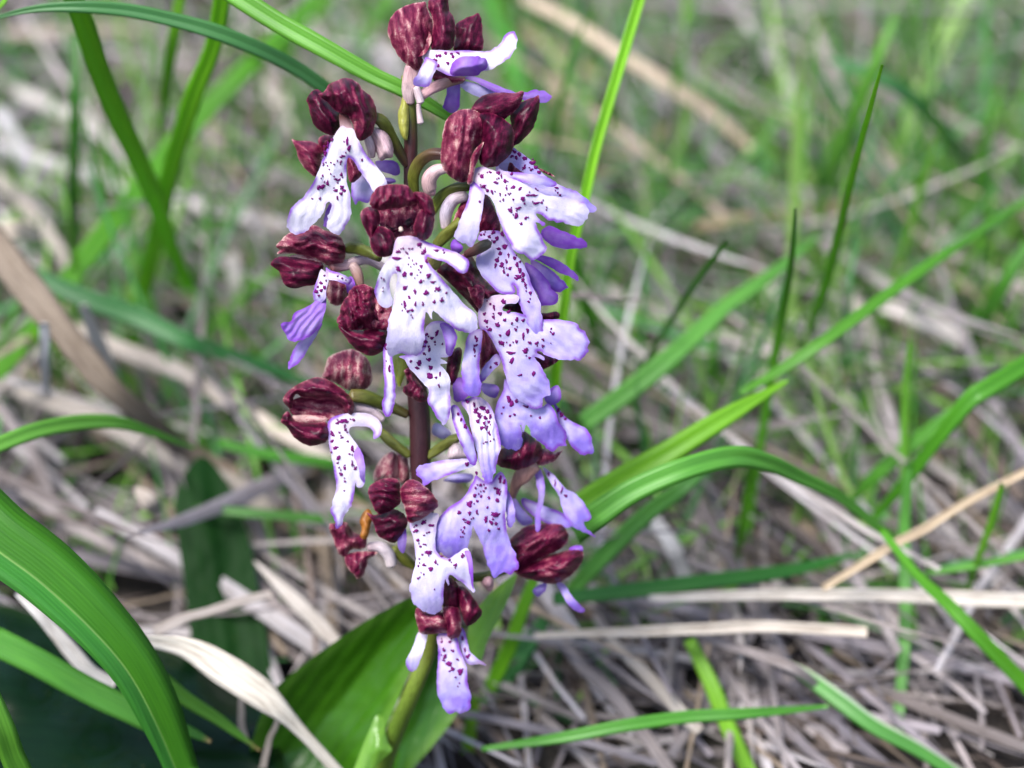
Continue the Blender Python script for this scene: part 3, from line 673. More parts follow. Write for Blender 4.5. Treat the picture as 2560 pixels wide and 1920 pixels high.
S('pale straw lying level behind the topmost flower stem', [(590, 205, 22), (700, 180, 22), (780, 200, 20), (880, 268, 16)], [24, 34, 32, 24], PALE)
S('whitish straw upright behind the left middle flower', [(500, 545, 26), (512, 620, 20), (520, 700, 12)], [26, 32, 24], (0.62, 0.60, 0.57))
S('small pale straw tip standing out in the dark at lower left', [(290, 1055, 34), (325, 1085, 32), (350, 1115, 28)], [10, 40, 12], (0.50, 0.44, 0.39))
S('grey straw slanting behind the dark upright orchid leaf', [(300, 890, 16), (380, 1060, 12), (450, 1230, 6)], [22, 26, 22], GREY)
S('grey straw across the dark gap at lower left', [(-10, 1020, 18), (120, 1110, 16), (260, 1190, 12), (400, 1240, 8)], [22, 28, 28, 20], (0.40, 0.36, 0.35))
S('brownish grey thin straw from the left edge at lower left', [(-10, 870, 30), (50, 950, 26), (100, 1060, 18), (140, 1190, 8)], [20, 24, 22, 18], GREY)
S('pale straw running steeply left of the upright blade at right', [(1840, 640, 30), (1880, 720, 26), (1930, 830, 16)], [24, 30, 24], PALE)
S('tan straw lying across the middle right behind the upright blade', [(1500, 490, 24), (1620, 470, 26), (1740, 460, 26), (1860, 430, 24)], [18, 26, 28, 20], TAN)
S('pale straw at mid right under the long sloping blade', [(1640, 800, 22), (1700, 880, 18), (1760, 980, 12), (1800, 1060, 6)], [22, 32, 30, 22], PALE)
S('pale scrap of straw near the right edge below the top', [(1900, 660, 30), (1990, 690, 30), (2080, 740, 26)], [30, 44, 34], (0.66, 0.62, 0.60))

# ================================================================== the orchid
base_p = at_depth(np.array([955.0]), np.array([1900.0]), np.array([0.343]))[0]
orchid = bpy.data.objects.new('orchid_plant', None); COL.objects.link(orchid); orchid.empty_display_size = 0.01
orchid.location = base_p
orchid['label'] = 'wild orchid with a spike of white and violet spotted flowers under maroon hoods'
orchid['category'] = 'orchid'; orchid['kind'] = 'thing'

MAR, STG, OLV, PNK, PLE = (0.055, 0.018, 0.022), (0.22, 0.26, 0.04), (0.085, 0.105, 0.015), (0.52, 0.30, 0.32), (0.62, 0.50, 0.52)
BRN_ST = (0.075, 0.032, 0.022)
tube('stem', orchid, 1, [(925, 470, -1), (935, 560, 0), (945, 700, 0), (950, 850, 0), (948, 1000, 0), (950, 1180, 0), (958, 1600, 0), (970, 2000, 0), (985, 2350, 0), (1004, 2600, 0), (1010, 2900, 0), (1030, 3150, 0),
     (1080, 3550, 0), (1060, 3960, 2), (980, 4200, 3), (885, 4420, 8), (800, 4640, 14), (740, 4900, 20), (700, 5200, 26)],
     [14, 15, 16, 17, 17, 18, 19, 22, 26, 27, 26, 26, 24, 22, 22, 24, 26, 27, 27],
     M_TUBE, [STG, STG, OLV, BRN_ST, MAR, MAR, MAR, MAR, MAR, MAR, MAR, (0.06, 0.03, 0.02), OLV, (0.12, 0.15, 0.02), (0.16, 0.24, 0.03), (0.11, 0.19, 0.02), (0.11, 0.19, 0.02), (0.11, 0.19, 0.02), (0.11, 0.19, 0.02)], ribs=7, rib=0.05, n=8)
sheet('bract', orchid, 1, [(905, 590), (890, 640), (872, 700), (880, 790), (905, 850), (930, 860), (940, 760), (935, 640)], -1.6, M_TUBE, 0.8, colour=(0.33, 0.34, 0.06), crk=(0.2, 20), th=0.3)

def flower(x, y, view, label=None):
    p = zp(view, [(x, y)])[0]
    f = bpy.data.objects.new('flower', None); COL.objects.link(f); f.empty_display_size = 0.004
    f.parent = orchid
    f.location = at_depth(p[:1], p[1:], np.array([DF + axis_mm(p[1]) / 1000]))[0] - np.array(orchid.location)
    if label: f['label'] = label
    return f
_tuft = [100]
def lip(f, view, poly, off, spots=None, viol=0.35, tip=0.3, under=0.0, neck=0.5, edge=1.0, auto=None, axis=None, name='lip', **kw):
    kw = dict(dict(bulge=0.42, rad=60, crk=(1.2, 85), th=0.18, sp=4.0, dome_p=1.4, octv=2, rag=1.0, teeth=3.2, sag=1.0, ridge=(0.05, 26)), **kw)
    o, df, loop = sheet(name, f, view, poly, off, M_LIP, axis=axis, colour=lipcol(viol, tip, under, neck, edge), **kw)
    _tuft[0] += 1
    sp = list(spots or [])
    if spots and len(spots) > 12:
        for q in list(spots):
            if (q[0] * 7 + q[1] * 3) % 5 < 3: sp.append((q[0] + ((q[0] * 13) % 40) - 20, q[1] + ((q[1] * 17) % 40) - 20, 6, 7))
    if auto: sp += auto_spots(loop, view, auto[0], auto[1], auto[2], axis, _tuft[0])
    if sp: tufts(f, view, sp, df, _tuft[0])
    return o
def sepal(f, view, poly, off, light=0.0, bulge=3.0, name='sepal', **kw):
    rim = kw.pop('rim', 0.26); inner = kw.pop('inner', None)
    kw = dict(dict(ridge=(0.14, 24), crk=(0.55, 30), th=0.4, sp=4.0, rag=1.4, dome_p=1.9), **kw)
    kw['ridge'] = (kw['ridge'][0] * 0.6, kw['ridge'][1]); kw['crk'] = (kw['crk'][0] * 0.8, kw['crk'][1] * 1.15)
    return sheet(name, f, view, poly, off, M_SEP, bulge, colour=sepcol(light, rim, inner), **kw)
def ovary(f, view, pts, rad, col, name='ovary', ribs=3, twist=2.0, **kw):
    return tube(name, f, view, pts, rad, M_TUBE, col, ribs=ribs, twist=twist, **kw)

# --- A: topmost flower
f = flower(1000, 400, 1)
sepal(f, 1, [(1225, 150), (1290, 112), (1335, 95), (1366, 80), (1385, 120), (1392, 205), (1384, 310), (1220, 312), (1225, 230)], 3, -0.02, 1.5, axis=((1290, 310), (1366, 80)))
sepal(f, 1, [(835, 95), (870, 60), (950, 25), (1035, 12), (1060, 60), (1085, 130), (1090, 240), (1060, 310), (1040, 340), (1000, 430), (960, 424), (900, 375), (865, 330), (832, 262), (808, 190), (818, 130)], -2, 0.12, 2.6, axis=((980, 425), (930, 30)), inner=0.1)
sepal(f, 1, [(1060, 10), (1100, -30), (1170, -60), (1182, 0), (1186, 60), (1215, 110), (1226, 180), (1216, 275), (1180, 306), (1080, 306), (1080, 220), (1085, 120), (1062, 60)], -2.5, 0.0, 2.0, axis=((1140, 300), (1140, -40)))
sheet('column', f, 1, [(950, 190), (990, 160), (1060, 190), (1078, 250), (1040, 330), (985, 345), (950, 300)], -4.3, M_SEP, -0.8, colour=sepcol(0.30, 0.0), crk=(0.5, 16))
lip(f, 1, [(1020, 350), (1070, 308), (1200, 312), (1290, 308), (1420, 315), (1495, 272), (1540, 208), (1580, 193), (1606, 222), (1602, 285), (1560, 350), (1500, 400), (1440, 426), (1380, 440), (1300, 455), (1200, 468), (1130, 440), (1100, 420), (1060, 400)], -6,
    spots=[(1090, 370, 26, 18), (1060, 385), (1130, 345), (1165, 330), (1200, 330, 18, 12), (1240, 325, 16, 10), (1120, 405), (1180, 390), (1110, 345), (1210, 350)], viol=0.1, tip=0.0, axis=((1030, 360), (1600, 250)), tilt=(-0.35, 0))
lip(f, 1, [(1050, 350), (1110, 380), (1112, 410), (1085, 470), (1070, 515), (1040, 532), (990, 532), (964, 510), (1000, 440), (1030, 380)], -7.5, viol=0.1, tip=0.9, axis=((1070, 370), (1010, 530)), name='arm')
lip(f, 1, [(1210, 380), (1260, 350), (1340, 345), (1400, 358), (1422, 395), (1405, 432), (1350, 466), (1280, 468), (1200, 462), (1195, 420)], -9.5, under=0.85, axis=((1200, 410), (1420, 400)), bulge=2.5, rad=30, puff=1.5, name='lobe')
ovary(f, 1, [(960, 410, -2), (948, 480, -2), (940, 560, -1.5), (945, 630, -1)], [22, 21, 19, 14], [PNK, (0.62, 0.42, 0.42), (0.66, 0.50, 0.50), (0.5, 0.34, 0.36)], twist=1.0)
ovary(f, 1, [(985, 540, -3), (1000, 590, -3), (1012, 630, -3)], [9, 10, 10], PLE, name='spur', ribs=0)
ovary(f, 1, [(998, 640, -1), (1003, 700, -1), (1012, 755, -1)], [6, 7, 9], PLE, name='spur', ribs=0)
ovary(f, 1, [(1010, 600, -1), (1080, 545, 0), (1180, 500, 2), (1270, 482, 4)], [14, 15, 15, 13], [PNK, PNK, (0.40, 0.22, 0.17), (0.30, 0.14, 0.10)])
sepal(f, 1, [(1080, 440), (1150, 430), (1230, 470), (1280, 490), (1200, 510), (1100, 500)], 2, 0.12, 1.0, axis=((1080, 470), (1280, 490)))
f = flower(1260, 500, 1)                               # the flower behind it, seen from the side
lip(f, 1, [(1180, 520), (1250, 510), (1252, 590), (1245, 665), (1200, 692), (1150, 655), (1168, 590)], 5, viol=0.5, under=0.75, axis=((1210, 520), (1200, 690)), name='arm')
lip(f, 1, [(1230, 500), (1300, 500), (1400, 530), (1480, 570), (1450, 610), (1380, 600), (1290, 560)], 5.5, viol=0.55, tip=0.2, edge=0.5, axis=((1230, 510), (1480, 590)))
lip(f, 1, [(1270, 478), (1340, 470), (1450, 510), (1560, 555), (1620, 570), (1740, 552), (1800, 578), (1812, 600), (1790, 622), (1720, 630), (1600, 606), (1480, 570), (1360, 510)], 4, viol=0.5, under=0.62, axis=((1270, 480), (1800, 600)), name='lobe')

# --- B: upper left flower
f = flower(560, 760, 1)
sepal(f, 1, [(310, 612), (330, 575), (378, 548), (430, 590), (470, 650), (515, 690), (522, 760), (480, 832), (430, 822), (370, 782), (340, 722), (325, 655)], -4, -0.12, 2.2, axis=((480, 830), (330, 590)))
sepal(f, 1, [(385, 580), (420, 560), (450, 518), (520, 485), (570, 482), (620, 505), (655, 550), (710, 600), (736, 660), (737, 740), (715, 800), (690, 832), (650, 862), (615, 830), (590, 760), (560, 705), (500, 690), (430, 620)], -7, -0.04, 3.6, axis=((620, 850), (520, 490)), crk=(0.9, 26), ridge=(0.35, 28))
sheet('column', f, 1, [(512, 700), (555, 690), (580, 740), (602, 830), (565, 860), (525, 830)], -7.6, M_LIP, 0.3, colour=lambda V, e, t, ac, sd: np.array((0.10, 0.03, 0.03)) + np.array((0.56, 0.42, 0.44)) * sstep(0.15, 0.8, t)[:, None], crk=(0.2, 20))
sepal(f, 1, [(605, 750), (640, 700), (700, 690), (728, 750), (705, 830), (640, 864), (612, 820)], -9, 0.02, 1.6, axis=((650, 860), (680, 690)))
lip(f, 1, [(525, 775), (560, 785), (600, 795), (622, 850), (680, 950), (740, 1020), (796, 1095), (803, 1145), (765, 1178), (722, 1180), (690, 1120), (640, 1055), (592, 982), (562, 972), (555, 1040), (558, 1130), (578, 1200), (583, 1320), (552, 1390), (512, 1442), (478, 1432), (442, 1410), (440, 1335), (466, 1262), (450, 1240), (432, 1250), (402, 1320), (352, 1378), (302, 1422), (250, 1442), (206, 1415), (190, 1370), (212, 1290), (290, 1210), (350, 1120), (392, 1030), (420, 950), (470, 850)], -10.5,
    spots=[(560, 865, 14, 34), (568, 915, 14, 20), (538, 960, 20, 10), (520, 1005, 9, 20), (525, 1075), (503, 1108, 20, 12), (440, 1130, 12, 18), (405, 1150, 22, 16), (380, 1158, 10, 14), (530, 1150), (542, 1172), (487, 1172, 18, 12), (500, 1215, 10, 18), (524, 1192), (395, 1220, 6, 14), (346, 1222, 7, 7), (652, 985, 9, 11), (425, 950, 12, 24), (440, 900, 10, 26), (466, 862, 12, 18), (480, 1085, 7, 7), (410, 1082, 8, 10), (450, 1040, 6, 8), (480, 1010, 7, 7), (415, 1010, 7, 14)],
    viol=0.05, tip=0.05, neck=0.6, axis=((550, 790), (420, 1430)), tilt=(0.1, 0.15))
lip(f, 1, [(455, 1250), (475, 1270), (450, 1360), (440, 1400), (412, 1385), (425, 1310)], -9.3, under=0.8, axis=((450, 1250), (430, 1400)), name='tooth')
ovary(f, 1, [(700, 720, -6), (770, 745, -5), (830, 830, -3), (880, 930, -1.5), (925, 1010, -0.5)], [15, 17, 16, 15, 13], [(0.10, 0.075, 0.02), OLV, OLV, (0.07, 0.055, 0.02), BRN_ST])
sheet('spur', f, 1, [(690, 800), (740, 782), (800, 812), (838, 880), (842, 960), (800, 975), (770, 990), (745, 955), (722, 880)], -5, M_TUBE, 2.5, colour=lambda V, e, t, ac, sd: np.array((0.55, 0.38, 0.40)) * (0.72 + 0.5 * sstep(0.2, 0.8, np.abs(np.sin(ac / 9.0))))[:, None], puff=2, axis=((720, 800), (810, 980)))
ovary(f, 1, [(680, 830, -7), (705, 900, -6), (712, 960, -5)], [10, 12, 9], PLE, name='spur', ribs=0)
f = flower(420, 950, 1)                                # small flower behind it to the left
sepal(f, 1, [(218, 855), (260, 866), (330, 866), (395, 900), (405, 960), (380, 1085), (310, 1045), (268, 988), (246, 920)], 0, 0.16, 2.2, axis=((380, 1000), (220, 860)))
sepal(f, 1, [(385, 850), (430, 828), (480, 840), (470, 900), (420, 950), (392, 910)], 1, 0.12, 1.6)
sepal(f, 1, [(560, 968), (600, 980), (650, 1060), (610, 1115), (575, 1115), (562, 1040)], -2, 0.10, 1.4)
lip(f, 1, [(600, 1080), (680, 1090), (720, 1170), (690, 1240), (640, 1235), (610, 1255), (585, 1190)], 1, viol=0.6, tip=0.3, axis=((640, 1090), (640, 1250)))
lip(f, 1, [(735, 992), (790, 985), (850, 988), (885, 1030), (882, 1074), (800, 1064), (760, 1040)], 0, under=0.75, axis=((740, 1000), (880, 1060)), name='lobe')
lip(f, 1, [(785, 1090), (850, 1100), (855, 1120), (790, 1130)], 0.5, under=0.6, name='lobe')

# --- C: upper right flower with two hoods
f = flower(1330, 1060, 1)
sepal(f, 1, [(1590, 650), (1640, 622), (1700, 602), (1742, 592), (1732, 700), (1692, 800), (1600, 892), (1560, 900), (1570, 780), (1560, 700)], -4, -0.08, 2.2, axis=((1590, 890), (1735, 600)))
sepal(f, 1, [(1338, 640), (1390, 588), (1480, 570), (1580, 570), (1643, 562), (1622, 640), (1565, 705), (1440, 770), (1332, 690)], -6, 0.04, 2.6, axis=((1340, 680), (1640, 565)))
sepal(f, 1, [(1140, 900), (1150, 800), (1180, 722), (1250, 676), (1330, 672), (1400, 700), (1425, 745), (1395, 860), (1365, 960), (1340, 1022), (1300, 1112), (1230, 1112), (1160, 1052), (1134, 970)], -9, 0.14, 3.6, axis=((1270, 1110), (1330, 680)), ridge=(0.4, 30), crk=(0.7, 22), inner=0.06)
sepal(f, 1, [(1365, 720), (1430, 690), (1530, 735), (1582, 800), (1582, 900), (1542, 972), (1470, 1024), (1400, 1024), (1368, 970), (1385, 860)], -10, -0.08, 2.8, axis=((1420, 1020), (1500, 720)))
sepal(f, 1, [(1330, 940), (1400, 870), (1385, 930), (1350, 1020), (1330, 1120), (1300, 1130), (1310, 1040)], -12, 0.25, 0.8, axis=((1315, 1130), (1390, 880)), name='petal')
CSP = [(1385, 1085, 17, 24), (1400, 1142, 20, 12), (1440, 1060, 16, 10), (1488, 1062, 20, 13), (1508, 1082, 10, 16), (1470, 1120, 20, 10), (1532, 1112, 14, 14), (1422, 1172), (1452, 1182, 12, 18), (1500, 1190, 8, 8), (1540, 1160, 9, 14), (1582, 1152, 13, 15), (1622, 1160, 12, 15), (1520, 1232, 8, 14), (1556, 1196, 7, 8), (1580, 1225, 9, 10), (1635, 1222, 16, 15), (1690, 1200, 32, 12), (1650, 1252, 9, 9), (1720, 1250, 30, 13), (1756, 1245, 12, 12), (1562, 1292, 20, 18), (1610, 1282, 26, 12), (1600, 1330, 16, 20), (1655, 1342, 12, 12), (1630, 1376, 11, 12), (1786, 1275, 6, 6), (1548, 1190, 6, 6)]
lip(f, 1, [(1312, 1110), (1340, 1040), (1390, 1025), (1440, 1040), (1560, 1090), (1690, 1150), (1780, 1200), (1900, 1210), (2000, 1240), (2042, 1290), (2030, 1350), (1990, 1386), (1900, 1372), (1800, 1350), (1755, 1318), (1722, 1312), (1740, 1345), (1778, 1372), (1762, 1388), (1712, 1362), (1742, 1430), (1780, 1500), (1788, 1530), (1750, 1570), (1702, 1602), (1650, 1570), (1590, 1540), (1540, 1460), (1492, 1350), (1470, 1270), (1430, 1205), (1390, 1190), (1345, 1180)], -12.5,
    spots=CSP, viol=0.22, tip=0.12, neck=0.7, axis=((1350, 1060), (1850, 1480)), tilt=(-0.1, 0.1))
lip(f, 1, [(1325, 1110), (1400, 1180), (1395, 1260), (1372, 1400), (1345, 1490), (1325, 1515), (1285, 1500), (1222, 1462), (1222, 1428), (1290, 1262), (1312, 1180)], -13.2, spots=[(1375, 1240, 10, 11)], viol=0.25, tip=0.25, axis=((1350, 1120), (1270, 1500)), name='arm')
lip(f, 1, [(1480, 1012), (1520, 1050), (1640, 1062), (1760, 1082), (1842, 1122), (1838, 1142), (1800, 1148), (1700, 1132), (1590, 1108), (1480, 1075)], -11, spots=[(1570, 1070, 14, 12)], viol=0.6, tip=0.5, axis=((1480, 1040), (1840, 1130)), name='arm')
ovary(f, 1, [(980, 1190, -2), (968, 1080, -3.5), (1010, 985, -5), (1080, 945, -6.5), (1170, 950, -8)], [13, 16, 17, 17, 15], [OLV, (0.14, 0.16, 0.02), (0.12, 0.10, 0.025), (0.10, 0.06, 0.03), MAR])
ovary(f, 1, [(1180, 1035, -7.5), (1110, 1048, -7), (1065, 1100, -6.5), (1070, 1165, -6), (1090, 1190, -6)], [11, 16, 19, 17, 10], [PLE, (0.60, 0.42, 0.43), (0.56, 0.38, 0.38), (0.5, 0.33, 0.33), PNK], name='spur', ribs=0)
f = flower(1600, 1000, 1)                              # flower behind, right
lip(f, 1, [(1470, 1010), (1560, 910), (1590, 912), (1690, 985), (1700, 1010), (1780, 1080), (1850, 1130), (1950, 1170), (2040, 1220), (2090, 1285), (2050, 1306), (1900, 1260), (1700, 1180), (1560, 1100)], -5,
    spots=[(1585, 930, 18, 12), (1620, 950, 14, 14), (1650, 975, 14, 16), (1600, 970, 12, 14), (1700, 1000, 22, 16), (1650, 1030, 12, 14), (1720, 1030, 18, 14), (1570, 960, 10, 14), (1740, 1060, 14, 10), (1730, 1170, 14, 8), (1850, 1155, 20, 9), (1868, 1198, 11, 11), (1690, 1045, 10, 12)], viol=0.75, tip=0.2, neck=0.2, axis=((1540, 960), (2080, 1290)))
sepal(f, 1, [(1690, 1000), (1720, 985), (1715, 1020), (1800, 1060), (1835, 1085), (1780, 1070)], -4.5, 0.05, 0.4)
sepal(f, 1, [(1560, 1000), (1600, 1030), (1660, 1070), (1600, 1080), (1550, 1060)], -6, 0.0, 0.6)
ovary(f, 1, [(1090, 1300, -2), (1130, 1215, -3), (1210, 1160, -4), (1310, 1140, -5)], [12, 15, 16, 14], [(0.2, 0.26, 0.03), (0.17, 0.22, 0.03), OLV, OLV])

# --- behind the arm of C: pale spur, red hood
f = flower(1220, 1300, 1)
ovary(f, 1, [(1290, 1205, -5), (1215, 1225, -4), (1170, 1300, -3.5), (1165, 1400, -3)], [13, 17, 17, 12], [(0.5, 0.40, 0.42), (0.55, 0.47, 0.55), (0.58, 0.52, 0.62), PLE], name='spur', ribs=0)
sepal(f, 1, [(1300, 1200), (1400, 1180), (1440, 1230), (1480, 1320), (1500, 1420), (1400, 1440), (1340, 1400), (1210, 1400), (1230, 1310)], -4, 0.08, 2.0, axis=((1300, 1400), (1420, 1190)))
ovary(f, 2, [(1110, 280, -3), (1180, 200, -4), (1260, 130, -5)], [14, 17, 14], (0.15, 0.17, 0.025))

# --- D: central flower
f = flower(920, 230, 2)
sheet('column', f, 2, [(740, 60), (830, 20), (960, 10), (1040, 60), (1030, 150), (980, 215), (900, 240), (840, 250), (770, 170)], -13, M_SEP, -0.5, colour=sepcol(0.20, -0.1), crk=(0.6, 18))
sepal(f, 2, [(700, 30), (718, -45), (760, -85), (850, -97), (920, -92), (965, -50), (1000, -10), (980, 22), (900, 45), (820, 55), (750, 60)], -17, 0.08, 2.8, axis=((840, 50), (840, -95)), ridge=(0.45, 24), crk=(0.8, 20))
sepal(f, 2, [(640, 100), (655, 62), (700, 38), (748, 60), (765, 110), (745, 190), (720, 250), (700, 240), (665, 170)], -16, 0.02, 2.2, axis=((700, 250), (660, 70)))
sepal(f, 2, [(735, 170), (780, 165), (830, 190), (862, 265), (840, 330), (785, 352), (732, 332), (700, 260)], -17.5, -0.10, 2.0, axis=((790, 350), (740, 170)), rim=0.45)
sepal(f, 2, [(965, -45), (1040, -42), (1085, -5), (1098, 90), (1060, 110), (1010, 60), (985, 5)], -16.5, -0.04, 2.2, axis=((1040, 100), (1000, -40)))
sepal(f, 2, [(1010, 60), (1085, 70), (1094, 160), (1065, 232), (1020, 247), (975, 212), (972, 150)], -17.5, -0.08, 2.0, axis=((1020, 240), (1050, 60)), rim=0.4)
sheet('anther', f, 2, [(800, 148), (830, 168), (872, 165), (884, 186), (842, 200), (808, 186)], -14.2, M_SEP, 0.4, colour=sepcol(-0.18, 0.0), crk=(0.3, 12), sp=3.5)
sheet('anther', f, 2, [(902, 152), (924, 122), (956, 108), (964, 146), (936, 172)], -14.2, M_SEP, 0.4, colour=sepcol(-0.18, 0.0), crk=(0.3, 12), sp=3.5)
ovary(f, 2, [(888, 168, -16.5), (892, 190, -16.7)], [5, 6], (0.62, 0.5, 0.42), name='rostellum', ribs=0, n=4)
DSP = [(880, 318, 20, 14), (862, 358, 44, 14), (1005, 275, 20, 15), (1040, 310, 13, 30), (930, 330, 8, 8), (960, 372, 7, 12), (905, 300, 9, 8), (872, 425, 17, 16), (912, 462, 15, 20), (950, 455, 10, 16), (1015, 408, 12, 14), (935, 395, 7, 12), (985, 392, 8, 13), (1046, 375, 11, 14), (1062, 465, 16, 18), (1085, 505, 26, 14), (1015, 502, 13, 14), (915, 540, 15, 18), (976, 562, 12, 24), (942, 600, 12, 14), (1050, 570, 18, 17), (1120, 550, 18, 17), (1170, 571, 11, 9), (911, 630, 14, 26), (980, 635, 9, 19), (1095, 628, 12, 15), (1138, 620, 11, 18), (1026, 645, 10, 10), (930, 685, 9, 14), (960, 679, 13, 11), (898, 680, 6, 7), (953, 708, 6, 10), (1112, 310, 24, 9), (1155, 325, 8, 7), (785, 490, 6, 14), (1020, 330, 10, 8), (960, 300, 9, 7), (1010, 445, 7, 8), (975, 480, 6, 9), (780, 560, 10, 5)]
lip(f, 2, [(868, 232), (915, 222), (962, 222), (1040, 252), (1110, 280), (1200, 310), (1262, 338), (1302, 368), (1308, 410), (1282, 450), (1240, 440), (1180, 390), (1110, 368), (1052, 350), (1062, 390), (1120, 460), (1200, 550), (1290, 650), (1342, 692), (1362, 750), (1350, 802), (1290, 816), (1220, 790), (1150, 732), (1090, 678), (1082, 690), (1080, 734), (1062, 700), (1042, 692), (1035, 750), (1035, 850), (1010, 940), (952, 956), (890, 946), (830, 962), (804, 920), (800, 850), (815, 740), (838, 660), (855, 560), (870, 470), (850, 450), (826, 480), (820, 540), (836, 600), (835, 642), (800, 662), (758, 640), (730, 572), (735, 520), (770, 430), (810, 370), (842, 320), (850, 270)], -18,
    spots=DSP, viol=0.12, tip=0.22, neck=0.75, axis=((910, 240), (980, 950)), tilt=(0.05, 0.2))
ovary(f, 2, [(560, 300, -4), (620, 295, -6), (690, 315, -9), (760, 350, -11)], [14, 17, 16, 14], [OLV, (0.07, 0.085, 0.015), OLV, OLV])
ovary(f, 2, [(1050, 385, -12), (1085, 380, -12), (1125, 350, -11)], [18, 22, 16], [(0.30, 0.30, 0.06), (0.24, 0.22, 0.05), (0.2, 0.17, 0.05)])

# --- E: left middle flower
f = flower(430, 430, 2)
sepal(f, 2, [(125, 280), (195, 205), (240, 190), (290, 170), (355, 152), (430, 188), (510, 218), (545, 280), (552, 345), (520, 392), (440, 402), (390, 372), (300, 342), (200, 330), (130, 332), (150, 305)], -5, 0.16, 3.4, axis=((540, 380), (140, 280)), ridge=(0.5, 26), crk=(0.6, 20))
sheet('petal', f, 2, [(215, 340), (300, 335), (385, 355), (415, 385), (390, 392), (300, 372), (215, 362)], -4.5, M_SEP, 0.3, colour=sepcol(0.5, 0.0), axis=((415, 380), (215, 350)))
sepal(f, 2, [(90, 395), (130, 352), (200, 350), (300, 362), (400, 388), (412, 432), (370, 512), (300, 532), (220, 542), (172, 512), (142, 440)], -5.5, -0.10, 2.2, axis=((410, 430), (100, 400)), rim=0.2)
lip(f, 2, [(428, 415), (455, 432), (520, 452), (584, 482), (568, 524), (500, 498), (440, 484)], -8, spots=[(500, 468, 9, 7), (530, 482, 9, 7), (552, 492, 6, 5)], viol=0.05, tip=0.0, neck=0.0, axis=((430, 440), (580, 500)), name='arm')
lip(f, 2, [(400, 425), (445, 470), (440, 520), (432, 560), (422, 610), (390, 640), (356, 620), (352, 560), (372, 500)], -7.8, auto=(12, 0.0, 0.9), viol=0.1, neck=0.2, axis=((410, 430), (380, 630)))
lip(f, 2, [(422, 555), (433, 620), (420, 702), (390, 780), (340, 832), (280, 862), (212, 867), (186, 832), (150, 770), (212, 740), (240, 690), (340, 640)], -9, under=0.62, viol=0.6, axis=((420, 560), (180, 840)), ridge=(0.15, 16), name='lobe', tilt=(0.25, 0))
lip(f, 2, [(405, 755), (372, 832), (322, 912), (270, 992), (205, 1042), (198, 1012), (240, 900), (292, 850)], -8, under=0.25, viol=0.5, axis=((400, 770), (205, 1040)), name='lobe')
ovary(f, 2, [(470, 400, -5), (560, 400, -4.5), (620, 372, -4), (690, 368, -3), (790, 420, -2)], [24, 15, 14, 13, 12], [(0.30, 0.12, 0.12), (0.50, 0.34, 0.36), (0.56, 0.42, 0.45), (0.56, 0.44, 0.48), (0.5, 0.4, 0.42)])
sepal(f, 2, [(440, 490), (560, 490), (580, 560), (520, 645), (455, 635), (420, 560)], -3, 0.32, 2.4, axis=((500, 490), (490, 640)), name='bud')
ovary(f, 2, [(592, 398, -5), (622, 450, -5), (640, 520, -5)], [12, 14, 11], [(0.62, 0.45, 0.42), (0.42, 0.26, 0.22), (0.30, 0.17, 0.14)], name='spur', ribs=0)

# --- F: crumpled hood left of centre
f = flower(820, 820, 2)
sepal(f, 2, [(500, 752), (515, 690), (530, 640), (560, 590), (592, 540), (650, 518), (720, 540), (770, 600), (800, 680), (780, 760), (700, 800), (600, 800), (530, 800)], -9, 0.06, 3.6, axis=((700, 800), (620, 530)), crk=(2.0, 16), ridge=(0.5, 22), rag=2.5)
sepal(f, 2, [(505, 760), (560, 790), (640, 800), (740, 790), (800, 800), (815, 860), (790, 920), (712, 956), (640, 932), (580, 882), (530, 820)], -10, -0.10, 2.6, axis=((790, 830), (520, 780)), rim=0.3)
sheet('column', f, 2, [(680, 640), (780, 610), (835, 660), (840, 760), (800, 800), (720, 780), (690, 720)], -10.5, M_SEP, 0.8, colour=sepcol(0.22, 0.0), crk=(0.8, 18))
lip(f, 2, [(560, 490), (590, 470), (612, 530), (605, 572), (572, 580), (555, 540)], -6, under=0.8, name='lobe')
FSP = [(1050, 825, 12, 12), (1112, 820, 12, 24), (1080, 850, 14, 12), (1045, 872, 14, 12), (1066, 920, 13, 26), (1062, 982, 18, 14), (1002, 1002, 22, 16), (990, 1032), (1075, 1030, 18, 14), (1070, 1085, 24, 24), (1106, 1092, 9, 9), (1130, 1078, 9, 16), (1125, 1146, 8, 14), (1146, 886, 7, 7), (952, 992, 8, 14), (1030, 900, 8, 8), (1100, 875, 9, 9), (1030, 945, 9, 11)]
lip(f, 2, [(880, 962), (960, 950), (1010, 930), (1032, 880), (1040, 790), (1100, 742), (1180, 760), (1232, 830), (1222, 900), (1190, 960), (1132, 970), (1175, 1000), (1130, 1012), (1162, 1042), (1192, 1100), (1192, 1200), (1196, 1290), (1172, 1362), (1142, 1374), (1092, 1302), (1055, 1230), (1062, 1170), (1002, 1100), (940, 1030), (910, 982)], -12,
    spots=FSP, viol=0.15, tip=0.15, axis=((1040, 800), (1150, 1360)), neck=0.3, crk=(0.8, 40))
lip(f, 2, [(1130, 760), (1190, 765), (1234, 830), (1224, 900), (1192, 962), (1170, 940), (1160, 870), (1145, 810)], -13.6, under=0.5, viol=0.7, axis=((1140, 760), (1190, 960)), name='lobe')
lip(f, 2, [(788, 850), (830, 900), (840, 1000), (856, 1120), (852, 1240), (832, 1322), (800, 1332), (774, 1290), (788, 1150), (782, 1000)], -12.5, spots=[(805, 905, 22, 26), (816, 1040, 12, 26), (800, 990, 6, 6)], viol=0.12, tip=0.35, axis=((800, 860), (815, 1330)), name='arm')
